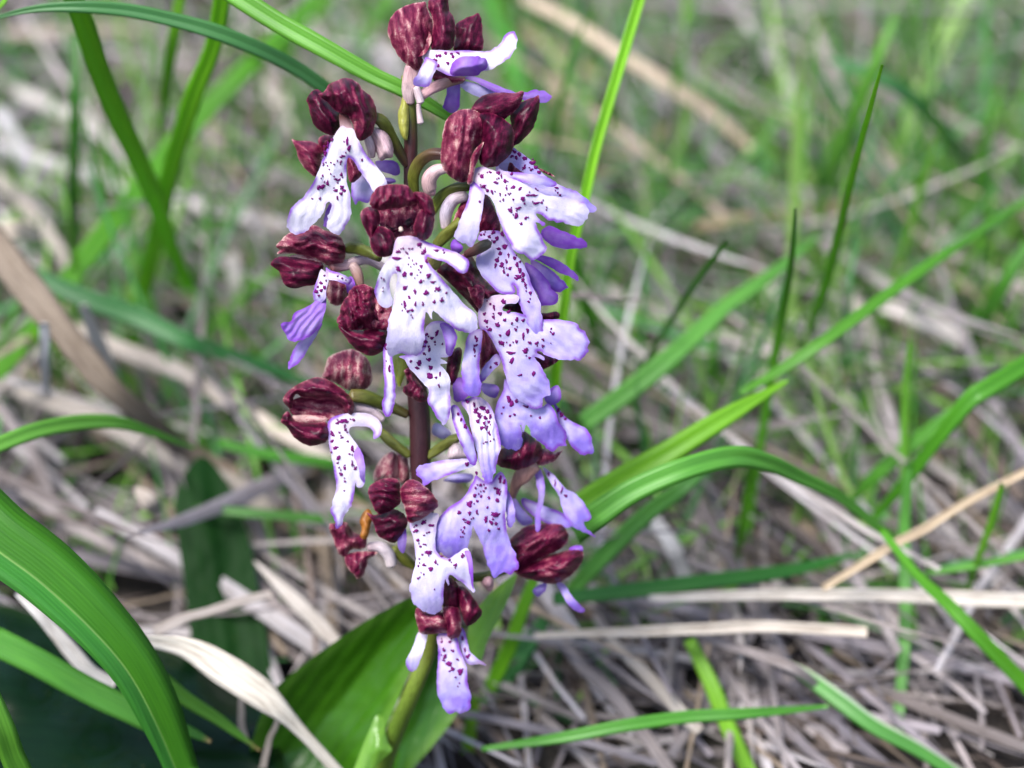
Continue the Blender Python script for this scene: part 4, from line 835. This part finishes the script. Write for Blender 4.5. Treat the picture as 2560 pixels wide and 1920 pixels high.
sepal(f, 2, [(905, 1050), (950, 1028), (985, 1100), (1052, 1190), (1050, 1232), (1000, 1244), (920, 1192), (903, 1160), (940, 1120)], -8, 0.04, 1.8, crk=(1.2, 14), rag=2.5, name='withered_sepal')
sheet('bract', f, 2, [(850, 970), (915, 965), (930, 1030), (910, 1090), (880, 1150), (860, 1090)], -3, M_TUBE, 0.8, colour=(0.34, 0.40, 0.05))

# --- G: right, under C
f = flower(1480, 230, 2)
lip(f, 2, [(1750, 200), (1800, 158), (1870, 185), (1930, 208), (2000, 240), (2034, 280), (1970, 300), (1870, 297), (1790, 262)], -3, under=0.95, axis=((1750, 220), (2030, 280)), name='lobe')
lip(f, 2, [(1690, 340), (1760, 340), (1850, 368), (1940, 428), (1982, 490), (1900, 464), (1790, 405)], -3, under=0.9, axis=((1700, 350), (1980, 490)), name='lobe')
lip(f, 2, [(1690, 370), (1790, 412), (1880, 490), (1915, 535), (1855, 564), (1780, 530), (1720, 470)], -2, under=0.4, viol=0.8, axis=((1700, 390), (1910, 550)), name='lobe')
lip(f, 2, [(1650, 390), (1722, 420), (1800, 500), (1815, 545), (1862, 595), (1832, 642), (1740, 645), (1735, 590), (1690, 520)], -5, under=0.75, viol=0.7, axis=((1660, 400), (1850, 630)), name='lobe')
GSP = [(1460, 200, 16, 12), (1482, 240, 14, 16), (1512, 210, 12, 16), (1530, 290, 16, 20), (1500, 330, 16, 14), (1492, 300, 14, 12), (1552, 342, 10, 16), (1482, 372, 16, 14), (1510, 402, 14, 18), (1540, 380, 10, 14), (1522, 440, 12, 22), (1560, 420, 12, 14), (1472, 402, 10, 12), (1546, 462, 12, 10), (1602, 400, 14, 20), (1622, 430, 18, 18), (1642, 462, 14, 18), (1612, 472, 18, 18), (1640, 492, 14, 12), (1656, 520, 12, 14), (1660, 560, 8, 12), (1686, 572, 10, 14), (1676, 626, 10, 11), (1622, 380, 10, 10), (1382, 215, 12, 9), (1402, 212, 10, 10), (1590, 360, 12, 14), (1465, 255, 14, 12), (1430, 225, 12, 12)]
lip(f, 2, [(1350, 372), (1378, 300), (1400, 262), (1362, 240), (1385, 195), (1440, 188), (1500, 195), (1545, 245), (1580, 310), (1625, 370), (1662, 430), (1702, 540), (1742, 620), (1756, 700), (1762, 850), (1732, 882), (1690, 852), (1668, 820), (1650, 720), (1610, 622), (1600, 545), (1580, 520), (1588, 572), (1500, 574), (1432, 512), (1380, 452)], -8,
    spots=GSP, viol=0.6, tip=0.35, neck=0.1, axis=((1460, 190), (1700, 880)))
ovary(f, 2, [(1290, 335, -9), (1340, 312, -9.5), (1400, 280, -10), (1435, 265, -10)], [9, 13, 14, 11], [(0.12, 0.04, 0.04), (0.14, 0.06, 0.05), (0.10, 0.09, 0.06), (0.12, 0.10, 0.08)], name='withered_sepal', ribs=0)
lip(f, 2, [(1195, 280), (1222, 240), (1272, 290), (1252, 326), (1210, 330)], -12, under=0.95, name='lobe')

# --- H: big lip at right
f = flower(1400, 680, 2)
sepal(f, 2, [(1110, 430), (1180, 380), (1290, 328), (1340, 370), (1400, 480), (1440, 522), (1500, 575), (1425, 625), (1390, 625), (1380, 700), (1320, 645), (1240, 560), (1170, 490)], -6, -0.06, 3.4, axis=((1420, 640), (1180, 400)), crk=(1.2, 16))
sepal(f, 2, [(1300, 530), (1360, 520), (1402, 560), (1395, 640), (1370, 670), (1330, 620)], -10, 0.06, 1.4, crk=(1.0, 12), name='withered_sepal')
sepal(f, 2, [(1640, 600), (1740, 690), (1850, 686), (1858, 730), (1770, 740), (1600, 690), (1520, 665), (1560, 630)], -4, -0.16, 1.0, crk=(0.8, 14))
sepal(f, 2, [(1660, 900), (1800, 960), (1860, 985), (1740, 1050), (1680, 1000)], -4, 0.02, 1.2)
HSP = [(1440, 640, 10, 12), (1522, 628, 14, 16), (1462, 660, 12, 24), (1402, 702, 12, 12), (1502, 702, 14, 14), (1550, 690, 20, 12), (1602, 738, 14, 18), (1412, 745, 18, 14), (1482, 772, 20, 12), (1546, 822, 18, 22), (1596, 800, 11, 16), (1642, 840, 14, 24), (1510, 882, 22, 18), (1560, 892, 11, 16), (1600, 872, 11, 15), (1500, 832, 10, 10), (1530, 740, 11, 13), (1572, 760, 9, 10), (1682, 880, 16, 11), (1722, 882, 14, 12), (1762, 902, 9, 14), (1767, 862, 8, 10), (1572, 940, 38, 12), (1655, 930, 18, 20), (1570, 992, 16, 22), (1627, 1075, 18, 11), (1706, 1070, 11, 24), (1825, 824, 12, 12), (1813, 791, 8, 9), (1680, 972, 10, 10), (1642, 742, 11, 13), (1672, 802, 10, 14), (1440, 800, 18, 12), (1460, 720, 10, 14), (1812, 880, 5, 5)]
lip(f, 2, [(1372, 640), (1440, 592), (1530, 580), (1612, 588), (1605, 632), (1532, 642), (1520, 682), (1600, 692), (1680, 715), (1760, 732), (1870, 736), (1972, 758), (1985, 782), (2020, 812), (2048, 872), (2034, 905), (2042, 930), (2010, 972), (1980, 984), (1900, 986), (1800, 962), (1742, 930), (1725, 936), (1772, 970), (1768, 986), (1712, 964), (1742, 1010), (1792, 1100), (1812, 1180), (1795, 1205), (1762, 1212), (1758, 1272), (1702, 1282), (1640, 1242), (1570, 1180), (1530, 1072), (1500, 962), (1450, 862), (1405, 802), (1372, 780)], -10,
    spots=HSP, viol=0.55, tip=0.3, neck=0.8, axis=((1400, 660), (1850, 1150)), tilt=(-0.1, 0.1))
lip(f, 2, [(1310, 822), (1385, 795), (1388, 880), (1372, 1000), (1382, 1130), (1372, 1190), (1322, 1204), (1278, 1160), (1262, 1060), (1282, 920)], -11.2, spots=[(1356, 860, 12, 26), (1350, 895, 16, 9), (1344, 930, 11, 24), (1345, 960, 7, 11)], viol=0.6, tip=0.8, axis=((1350, 800), (1330, 1200)), name='arm')
lip(f, 2, [(1480, 945), (1502, 1000), (1442, 1062), (1380, 1135), (1378, 1060), (1420, 1000)], -8.5, spots=[(1475, 1005, 14, 12), (1442, 1030, 10, 10)], viol=0.7, axis=((1490, 950), (1380, 1130)), name='arm')
lip(f, 2, [(1213, 1120), (1262, 1090), (1298, 1160), (1310, 1200), (1252, 1240), (1216, 1220)], -9, under=0.75, viol=0.8, name='lobe')
lip(f, 2, [(1380, 1130), (1442, 1130), (1492, 1152), (1472, 1215), (1400, 1190)], -6, under=0.6, name='lobe')
sepal(f, 2, [(1180, 960), (1230, 908), (1262, 920), (1255, 1010), (1240, 1080), (1225, 1130), (1180, 1130), (1170, 1060)], -8, -0.05, 1.8, crk=(0.9, 14))
sepal(f, 2, [(1385, 800), (1420, 810), (1460, 880), (1490, 950), (1420, 1000), (1380, 1050), (1378, 930)], -5, 0.15, 1.2)

# --- I: right lower lip
f = flower(1560, 1120, 2)
lip(f, 2, [(1822, 1228), (1890, 1322), (1960, 1370), (2040, 1412), (2066, 1490), (2072, 1550), (2040, 1555), (2005, 1568), (1930, 1502), (1880, 1400)], -4, spots=[(1860, 1290, 12, 14), (1880, 1320, 12, 16), (1900, 1345, 11, 12)], viol=0.8, tip=0.5, axis=((1830, 1230), (2060, 1550)), name='lobe')
lip(f, 2, [(1770, 1200), (1850, 1138), (1875, 1200), (1862, 1240), (1800, 1260)], -5, under=0.4, viol=0.8, name='lobe')
lip(f, 2, [(1528, 1100), (1562, 1150), (1650, 1242), (1750, 1272), (1795, 1250), (1832, 1290), (1872, 1380), (1915, 1450), (1905, 1480), (1910, 1510), (1880, 1515), (1860, 1510), (1815, 1546), (1760, 1502), (1700, 1452), (1662, 1382), (1652, 1400), (1647, 1428), (1636, 1425), (1630, 1380), (1624, 1385), (1636, 1450), (1632, 1510), (1602, 1542), (1570, 1525), (1540, 1532), (1480, 1462), (1464, 1362), (1480, 1250), (1520, 1170)], -7,
    spots=[(1555, 1225, 18, 22), (1570, 1255, 18, 20), (1600, 1240, 10, 16), (1510, 1312, 8, 10), (1560, 1328, 11, 11), (1590, 1320, 10, 10), (1690, 1327, 7, 9), (1746, 1340, 11, 10), (1660, 1270, 20, 10), (1520, 1275, 8, 9)], viol=0.85, tip=0.6, neck=0.1, axis=((1560, 1110), (1700, 1540)), tilt=(0, 0.1))
sepal(f, 3, [(1480, 490), (1508, 400), (1560, 380), (1640, 290), (1690, 320), (1740, 360), (1762, 410), (1732, 472), (1640, 522), (1560, 524)], -4, -0.02, 3.0, axis=((1600, 520), (1650, 300)), rim=0.35)
sepal(f, 3, [(1740, 400), (1850, 418), (1890, 400), (1870, 430), (1820, 482), (1722, 494)], -2, 0.2, 1.6)
ovary(f, 3, [(1700, 490, -3), (1640, 560, -2), (1600, 620, -1), (1570, 690, 0)], [24, 24, 16, 12], [(0.42, 0.24, 0.2), (0.40, 0.22, 0.18), (0.36, 0.2, 0.15), (0.3, 0.17, 0.12)])

# --- J: hanging lip, lower middle
f = flower(1400, 520, 3)
lip(f, 3, [(1195, 150), (1240, 138), (1290, 242), (1332, 332), (1356, 480), (1320, 492), (1272, 402), (1230, 292)], -12, spots=[(1240, 185, 9, 18), (1262, 218, 11, 16), (1282, 262, 12, 16)], viol=0.35, tip=0.5, axis=((1220, 150), (1340, 490)), name='arm')
lip(f, 3, [(1262, 112), (1350, 78), (1430, 120), (1472, 222), (1502, 370), (1482, 480), (1462, 560), (1440, 602), (1402, 592), (1372, 472), (1332, 332), (1302, 182)], -11.5,
    spots=[(1300, 112), (1342, 130, 12, 18), (1392, 150, 20, 18), (1422, 172, 18, 14), (1372, 192, 16, 20), (1412, 210, 16, 14), (1442, 200, 12, 24), (1362, 232, 14, 14), (1402, 242), (1386, 270, 18, 14), (1416, 276, 12, 18), (1432, 300, 12, 20), (1410, 357, 7, 7), (1440, 352, 7, 7), (1462, 340, 7, 8), (1350, 165, 16, 14), (1430, 235, 12, 12)], viol=0.3, tip=0.6, neck=0.7, axis=((1340, 90), (1430, 600)), ridge=(0.2, 18))
sheet('petal', f, 3, [(1310, 200), (1340, 320), (1362, 440), (1350, 470), (1330, 420), (1318, 300)], -10, M_SEP, 0.4, colour=sepcol(0.35, 0))
JSP = [(1380, 622, 14, 11), (1342, 690, 12, 14), (1382, 692), (1312, 742, 20, 24), (1350, 640, 9, 11), (1360, 722, 10, 10), (1312, 795, 15, 26), (1356, 790, 11, 24), (1250, 792, 12, 14), (1276, 835, 9, 9), (1302, 852, 16, 15), (1336, 825, 8, 9), (1280, 882, 10, 13), (1270, 910, 9, 11), (1258, 940, 8, 13), (1410, 640, 10, 10), (1432, 700, 11, 13), (1422, 760, 10, 10), (1500, 590, 14, 34), (1486, 660, 18, 24), (1482, 712, 12, 15), (1470, 642, 12, 12), (1465, 805, 36, 15), (1412, 840, 14, 30), (1446, 852, 15, 18), (1475, 862, 12, 12), (1492, 890, 12, 12), (1432, 902, 13, 11), (1456, 832, 9, 9), (1525, 605, 10, 14), (1400, 660, 9, 9)]
lip(f, 3, [(1352, 560), (1392, 590), (1440, 602), (1500, 540), (1542, 602), (1540, 700), (1532, 800), (1542, 900), (1572, 1000), (1612, 1092), (1612, 1130), (1590, 1145), (1562, 1172), (1530, 1160), (1500, 1165), (1462, 1187), (1430, 1130), (1390, 1000), (1372, 950), (1350, 905), (1332, 872), (1322, 940), (1272, 1042), (1192, 1078), (1150, 1040), (1110, 1030), (1084, 940), (1110, 840), (1180, 762), (1270, 700), (1332, 600)], -10,
    spots=JSP, viol=0.75, tip=0.6, neck=0.4, axis=((1440, 560), (1380, 1160)), tilt=(0, 0.15), fold=-0.12)
lip(f, 3, [(985, 545), (1000, 510), (1032, 490), (1150, 470), (1310, 460), (1342, 500), (1260, 532), (1150, 572), (1052, 612), (1026, 632), (1020, 590)], -9.5, spots=[(1296, 495, 16, 16), (1356, 545, 10, 14)], viol=0.5, tip=0.5, neck=0, axis=((1330, 490), (1000, 570)), name='arm')
lip(f, 3, [(1508, 620), (1562, 682), (1592, 780), (1582, 862), (1550, 872), (1532, 762)], -8, under=0.15, viol=0.8, axis=((1520, 630), (1570, 870)), name='arm')

# --- K: right lower flower, behind
f = flower(1740, 520, 3)
lip(f, 3, [(1765, 510), (1830, 560), (1902, 640), (1980, 690), (2052, 790), (2052, 832), (2012, 852), (2032, 890), (2092, 942), (2002, 902), (1930, 862), (1888, 782), (1858, 682), (1800, 592)], -1, spots=[(1800, 560, 8, 20), (1840, 610, 9, 22), (1880, 650, 9, 22), (1905, 690, 14, 12)], viol=0.75, tip=0.5, axis=((1780, 520), (2060, 900)))
lip(f, 3, [(1708, 500), (1742, 510), (1772, 600), (1772, 690), (1748, 800), (1746, 892), (1720, 902), (1718, 800), (1735, 690), (1720, 600)], -2, viol=0.7, under=0.35, name='arm')
lip(f, 3, [(1640, 700), (1800, 760), (1900, 800), (1965, 870), (1860, 882), (1740, 832), (1650, 762)], 2, viol=0.8, under=0.1, axis=((1640, 730), (1960, 870)), name='lobe')
lip(f, 3, [(1585, 700), (1632, 760), (1702, 842), (1640, 872), (1590, 802)], 3, viol=0.8, name='lobe')
sepal(f, 3, [(1556, 970), (1650, 880), (1760, 858), (1880, 868), (1922, 950), (1872, 1012), (1800, 1052), (1700, 1100), (1600, 1168), (1560, 1060)], -1, 0.06, 3.6, axis=((1570, 1100), (1900, 900)), ridge=(0.4, 30), puff=3)
sepal(f, 3, [(1600, 1160), (1700, 1092), (1870, 1030), (1990, 1020), (2014, 1060), (1982, 1130), (1900, 1200), (1820, 1228), (1700, 1206)], -1.5, 0.08, 3.2, axis=((1610, 1170), (2000, 1040)), ridge=(0.4, 30), puff=3)
lip(f, 3, [(1925, 1010), (1970, 990), (2005, 1000), (2000, 1040), (1940, 1035)], 1, under=0.6, viol=0.8, name='lobe')
lip(f, 3, [(1846, 1225), (1892, 1230), (1950, 1312), (2016, 1382), (1990, 1402), (1930, 1372), (1880, 1292)], 0, viol=0.8, under=0.1, axis=((1860, 1225), (2000, 1390)), name='arm')
lip(f, 3, [(1700, 1275), (1730, 1240), (1780, 1220), (1782, 1262), (1735, 1306)], 0.5, under=0.3, viol=0.8, name='arm')
ovary(f, 3, [(1040, 1140, 0), (1200, 1180, 0), (1400, 1180, 0), (1580, 1130, 0)], [10, 13, 13, 12], OLV)
ovary(f, 3, [(1400, 1180, 1), (1420, 1220, 1), (1440, 1260, 1)], [14, 15, 10], PNK, name='spur', ribs=0)

# --- L: left lower flower
f = flower(540, 200, 3)
sepal(f, 3, [(215, 110), (300, 75), (400, 75), (490, 85), (545, 130), (560, 190), (500, 215), (430, 225), (300, 205), (220, 180)], -4.5, 0.20, -0.8, axis=((540, 170), (220, 130)), rim=0.0)
sheet('petal', f, 3, [(225, 195), (330, 190), (425, 200), (430, 232), (330, 240), (235, 236)], -5.5, M_SEP, 0.3, colour=sepcol(0.52, 0.0), axis=((430, 215), (225, 215)))
sepal(f, 3, [(165, 100), (200, 42), (280, -10), (390, -42), (490, 0), (562, 60), (602, 120), (594, 190), (560, 180), (520, 120), (460, 88), (380, 92), (290, 82), (240, 65), (222, 150), (190, 132)], -6, 0.04, 3.2, axis=((580, 160), (190, 60)), ridge=(0.3, 24))
sepal(f, 3, [(150, 230), (190, 168), (240, 225), (330, 242), (430, 235), (452, 290), (442, 342), (372, 378), (300, 372), (230, 322), (190, 262)], -6.5, -0.06, 2.4, axis=((440, 290), (160, 220)), rim=0.3)
LSP = [(540, 225, 34, 14), (600, 222, 11, 12), (500, 240, 14, 10), (550, 282, 12, 12), (546, 256, 8, 8), (470, 310, 14, 16), (466, 352, 12, 14), (490, 390, 24, 13), (530, 330, 14, 7), (562, 352, 9, 9), (590, 402, 14, 18), (506, 458, 16, 16), (500, 486, 11, 9), (546, 520, 12, 16), (524, 556, 14, 12), (546, 600, 10, 11), (592, 490, 9, 18), (610, 520, 10, 14), (575, 432, 9, 8), (463, 420, 8, 9), (541, 657, 6, 7), (515, 300, 7, 10), (510, 515, 7, 7)]
lip(f, 3, [(448, 225), (500, 192), (580, 180), (680, 180), (742, 212), (772, 260), (765, 312), (722, 337), (718, 290), (680, 262), (590, 262), (572, 292), (602, 350), (642, 402), (668, 480), (668, 590), (652, 636), (620, 632), (612, 602), (606, 662), (590, 740), (552, 802), (522, 872), (490, 887), (478, 830), (458, 772), (490, 672), (490, 602), (475, 502), (455, 402), (442, 312)], -8,
    spots=LSP, viol=0.06, tip=0.12, neck=0.35, axis=((520, 200), (520, 880)), tilt=(0, 0.1))
lip(f, 3, [(600, 430), (632, 390), (668, 482), (668, 602), (645, 590), (625, 505)], -9.4, under=0.6, viol=0.6, axis=((630, 400), (660, 600)), name='lobe')
ovary(f, 3, [(585, 75, -5), (680, 80, -4), (790, 120, -2.5), (925, 190, -1)], [18, 20, 18, 13], [(0.13, 0.11, 0.03), OLV, OLV, (0.08, 0.06, 0.02)])
ovary(f, 3, [(600, 150, -4), (690, 155, -3), (780, 220, -2.5)], [16, 14, 8], [(0.5, 0.38, 0.38), (0.58, 0.48, 0.52), PLE], name='spur', ribs=0)
sepal(f, 2, [(408, 1092), (425, 1030), (442, 970), (520, 930), (602, 918), (690, 980), (712, 1080), (690, 1152), (582, 1172), (480, 1120)], -1, 0.34, 3.4, axis=((560, 1170), (560, 920)), ridge=(0.5, 30), puff=3, name='bud')
ovary(f, 3, [(760, 290, -1), (830, 350, -1), (940, 440, -0.5)], [12, 15, 12], (0.14, 0.16, 0.03))
sepal(f, 3, [(720, 590), (740, 500), (800, 430), (850, 420), (880, 520), (860, 610), (780, 610)], 2, 0.42, 2.2, name='bud', axis=((790, 610), (830, 420)))
sepal(f, 3, [(860, 420), (920, 440), (950, 520), (940, 600), (880, 600)], 3, 0.40, 1.5, name='petal')

# --- pedicels right of the stem, lower
f = flower(1080, 420, 3)
ovary(f, 3, [(1060, 445, -0.5), (1120, 400, -1), (1190, 350, -2), (1245, 330, -3)], [11, 14, 15, 12], (0.15, 0.17, 0.03))
sheet('spur', f, 3, [(1175, 440), (1190, 390), (1240, 360), (1290, 400), (1330, 450), (1250, 470), (1195, 470)], -3, M_TUBE, 1.8, colour=(0.60, 0.50, 0.52), puff=1)
lip(f, 3, [(1080, 300), (1110, 240), (1200, 300), (1150, 340)], 4, viol=0.3, edge=0.3, name='petal')
lip(f, 3, [(1150, 590), (1240, 550), (1330, 555), (1320, 600), (1200, 605)], 3, viol=0.8, edge=0.3, name='lobe')

# --- M: lower crumpled hood
f = flower(940, 830, 3)
sepal(f, 3, [(680, 792), (740, 802), (830, 762), (910, 802), (932, 862), (872, 962), (830, 972), (750, 932), (718, 850)], -9, -0.10, 2.6, axis=((900, 820), (720, 860)), crk=(0.9, 16))
sepal(f, 3, [(688, 660), (720, 610), (810, 578), (872, 590), (888, 690), (882, 740), (800, 792), (740, 792)], -11, 0.0, 2.8, axis=((860, 700), (700, 660)), ridge=(0.5, 22), crk=(0.8, 18))
sepal(f, 3, [(888, 680), (900, 620), (970, 588), (1062, 650), (1122, 740), (1062, 802), (950, 852), (918, 780)], -12, 0.10, 2.8, axis=((920, 760), (1110, 740)), ridge=(0.4, 24), inner=0.15)
lip(f, 3, [(868, 960), (920, 880), (918, 1022), (890, 1032)], -9, under=0.6, viol=0.6, name='arm')
MSP = [(1030, 850, 18, 14), (1082, 870, 24, 14), (985, 905, 14, 12), (1032, 930, 12, 8), (996, 962, 13, 11), (1036, 985, 14, 9), (1010, 1000, 10, 8), (1060, 1042, 30, 14), (1002, 1075, 8, 9), (1030, 1112, 13, 12), (1076, 1135, 20, 16), (1104, 1096, 13, 17), (1140, 1060, 14, 8), (1190, 1082, 14, 9), (1226, 1115, 15, 12), (1270, 1062, 13, 22), (996, 1120, 7, 9), (1031, 1170, 9, 9), (996, 1196, 9, 9), (1096, 1262, 6, 7), (1022, 1050, 9, 9), (1062, 912, 10, 8), (985, 870, 12, 10)]
lip(f, 3, [(945, 855), (1000, 810), (1060, 790), (1122, 802), (1112, 862), (1102, 962), (1112, 1032), (1172, 1072), (1222, 1050), (1292, 1008), (1330, 1080), (1332, 1200), (1342, 1282), (1292, 1240), (1192, 1172), (1182, 1242), (1162, 1200), (1152, 1282), (1140, 1380), (1102, 1412), (1040, 1402), (970, 1350), (944, 1260), (960, 1180), (982, 1080), (968, 950)], -12,
    spots=MSP, viol=0.25, tip=0.3, neck=0.7, axis=((1040, 800), (1080, 1400)), tilt=(0, 0.1))
lip(f, 3, [(1280, 1015), (1315, 1030), (1333, 1120), (1335, 1260), (1318, 1200), (1300, 1100)], -13, under=0.6, viol=0.6, name='lobe')

# --- small withered buds at the lower left
f = flower(640, 980, 3)
sepal(f, 3, [(448, 862), (490, 855), (550, 850), (612, 920), (682, 930), (672, 1002), (592, 1022), (540, 1062), (500, 1022), (472, 940)], -4, 0.12, 2.4, crk=(1.4, 16), rag=2.5, name='withered_bud')
sepal(f, 3, [(548, 1062), (612, 1030), (742, 1034), (692, 1082), (662, 1172), (622, 1197), (560, 1122)], -5, 0.18, 2.0, crk=(1.0, 16), rag=2, name='withered_bud')
sheet('bract', f, 3, [(638, 830), (682, 768), (715, 800), (705, 870), (680, 952), (640, 942), (650, 890)], -6, M_TUBE, 0.6, colour=(0.34, 0.13, 0.02), crk=(0.6, 14))
ovary(f, 3, [(690, 1000, -4), (760, 1002, -3.5), (815, 1050, -3), (832, 1115, -3)], [11, 15, 17, 14], [(0.5, 0.38, 0.40), (0.60, 0.52, 0.54), (0.62, 0.55, 0.56), (0.60, 0.52, 0.52)], name='spur', ribs=0)
ovary(f, 3, [(850, 1010, -2), (910, 1070, -1), (965, 1120, 0)], [13, 16, 12], (0.2, 0.22, 0.03))

# --- N: lowest flower
f = flower(1180, 650, 4)
sepal(f, 4, [(1165, 390), (1230, 430), (1255, 500), (1255, 600), (1190, 620), (1140, 560), (1150, 460)], -8, -0.10, 2.0, crk=(0.8, 16))
sepal(f, 4, [(985, 590), (1060, 620), (1120, 612), (1172, 640), (1184, 730), (1112, 746), (1020, 752), (988, 690)], -10, 0.16, 2.2, axis=((1170, 690), (990, 660)), crk=(0.8, 18), inner=0.15)
sepal(f, 4, [(1240, 462), (1300, 480), (1372, 580), (1392, 620), (1352, 672), (1300, 702), (1270, 650), (1250, 580)], -9, -0.04, 2.0, axis=((1270, 660), (1320, 490)), inner=0.25)
sepal(f, 4, [(1150, 590), (1240, 590), (1262, 680), (1250, 762), (1180, 770), (1165, 690)], -10.5, 0.14, 1.6, name='column')
lip(f, 4, [(1000, 738), (1052, 750), (1032, 850), (1000, 930), (968, 982), (930, 962), (923, 910), (960, 840)], -8.5, viol=0.2, tip=0.5, axis=((1030, 740), (950, 980)), name='arm')
lip(f, 4, [(1235, 690), (1282, 740), (1312, 850), (1340, 882), (1415, 942), (1370, 935), (1300, 932), (1262, 850)], -8.5, spots=[(1285, 850, 10, 16), (1300, 890, 14, 14), (1270, 780, 10, 18)], viol=0.4, neck=1.0, axis=((1415, 940), (1240, 700)), name='arm')
NSP = [(1155, 850, 15, 13), (1210, 855, 12, 12), (1160, 890, 16, 14), (1186, 935, 24, 18), (1210, 965, 16, 14), (1256, 985, 20, 26), (1236, 905, 9, 9), (1225, 1016, 8, 8), (1190, 978, 10, 9), (1150, 912, 9, 9), (1140, 800, 9, 11), (1190, 800, 14, 10), (1250, 1054, 6, 6)]
lip(f, 4, [(1115, 758), (1170, 745), (1222, 750), (1252, 840), (1292, 950), (1300, 1050), (1322, 1130), (1312, 1202), (1272, 1236), (1225, 1228), (1180, 1232), (1130, 1160), (1110, 1070), (1115, 950), (1120, 850)], -9.5,
    spots=NSP, viol=0.6, tip=0.55, neck=1.0, axis=((1170, 750), (1220, 1240)), tilt=(0, 0.1))
sheet('spur', f, 4, [(1390, 440), (1410, 400), (1450, 400), (1460, 450), (1420, 475)], -4, M_TUBE, 1.5, colour=PNK)

# --- leaves of the orchid
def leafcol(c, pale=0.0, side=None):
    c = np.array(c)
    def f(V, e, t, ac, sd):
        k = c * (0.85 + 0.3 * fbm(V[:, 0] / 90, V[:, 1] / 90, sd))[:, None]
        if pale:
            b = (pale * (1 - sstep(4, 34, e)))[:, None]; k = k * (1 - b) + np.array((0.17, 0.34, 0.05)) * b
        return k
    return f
def leaf(view, poly, off, col, axis, bulge=3, mat=None, pale=0.6, **kw):
    kw = dict(dict(ridge=(0.12, 70), crk=(1.0, 220), th=0.5, sp=13, rag=0.3, rad=190, dome_p=1.8, octv=1), **kw)
    return sheet('leaf', orchid, view, poly, off, mat or M_LEAF, bulge, axis=axis, colour=leafcol(col, pale), **kw)
# broad leaf behind the stem, its trough running down left
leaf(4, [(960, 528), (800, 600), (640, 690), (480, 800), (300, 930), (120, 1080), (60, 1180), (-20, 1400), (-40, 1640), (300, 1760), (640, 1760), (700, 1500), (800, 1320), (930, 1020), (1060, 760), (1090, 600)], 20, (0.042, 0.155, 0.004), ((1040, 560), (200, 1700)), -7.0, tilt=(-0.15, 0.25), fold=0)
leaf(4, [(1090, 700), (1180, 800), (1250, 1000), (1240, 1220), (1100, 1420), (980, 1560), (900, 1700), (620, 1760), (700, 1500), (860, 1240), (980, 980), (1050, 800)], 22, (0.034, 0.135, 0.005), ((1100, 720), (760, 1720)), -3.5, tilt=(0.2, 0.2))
leaf(4, [(590, 1640), (640, 1480), (700, 1330), (742, 1248), (786, 1268), (790, 1330), (812, 1420), (834, 1466), (760, 1540), (690, 1640)], 8, (0.13, 0.30, 0.03), ((650, 1640), (770, 1250)), 2.0, fold=0.3, rad=60, sp=7)
leaf(4, [(1600, 380), (1585, 450), (1540, 560), (1480, 680), (1420, 800), (1380, 920), (1330, 920), (1300, 760), (1330, 640), (1420, 520), (1520, 430)], 8, (0.12, 0.30, 0.015), ((1350, 910), (1590, 390)), 1.5, sp=9)
# dark leaf standing at the left, and the glossy one at the lower left
leaf(0, [(378, 1075), (400, 1020), (440, 985), (490, 1040), (525, 1120), (545, 1200), (562, 1300), (580, 1400), (580, 1500), (430, 1500), (410, 1360), (395, 1240), (382, 1150)], 70, (0.007, 0.040, 0.006), ((460, 1030), (520, 1480)), 3, fold=0.5, pale=0.0, tilt=(0, -0.5), mat=M_DARK)  # near-black green puts the shadow over this upright leaf into its colour
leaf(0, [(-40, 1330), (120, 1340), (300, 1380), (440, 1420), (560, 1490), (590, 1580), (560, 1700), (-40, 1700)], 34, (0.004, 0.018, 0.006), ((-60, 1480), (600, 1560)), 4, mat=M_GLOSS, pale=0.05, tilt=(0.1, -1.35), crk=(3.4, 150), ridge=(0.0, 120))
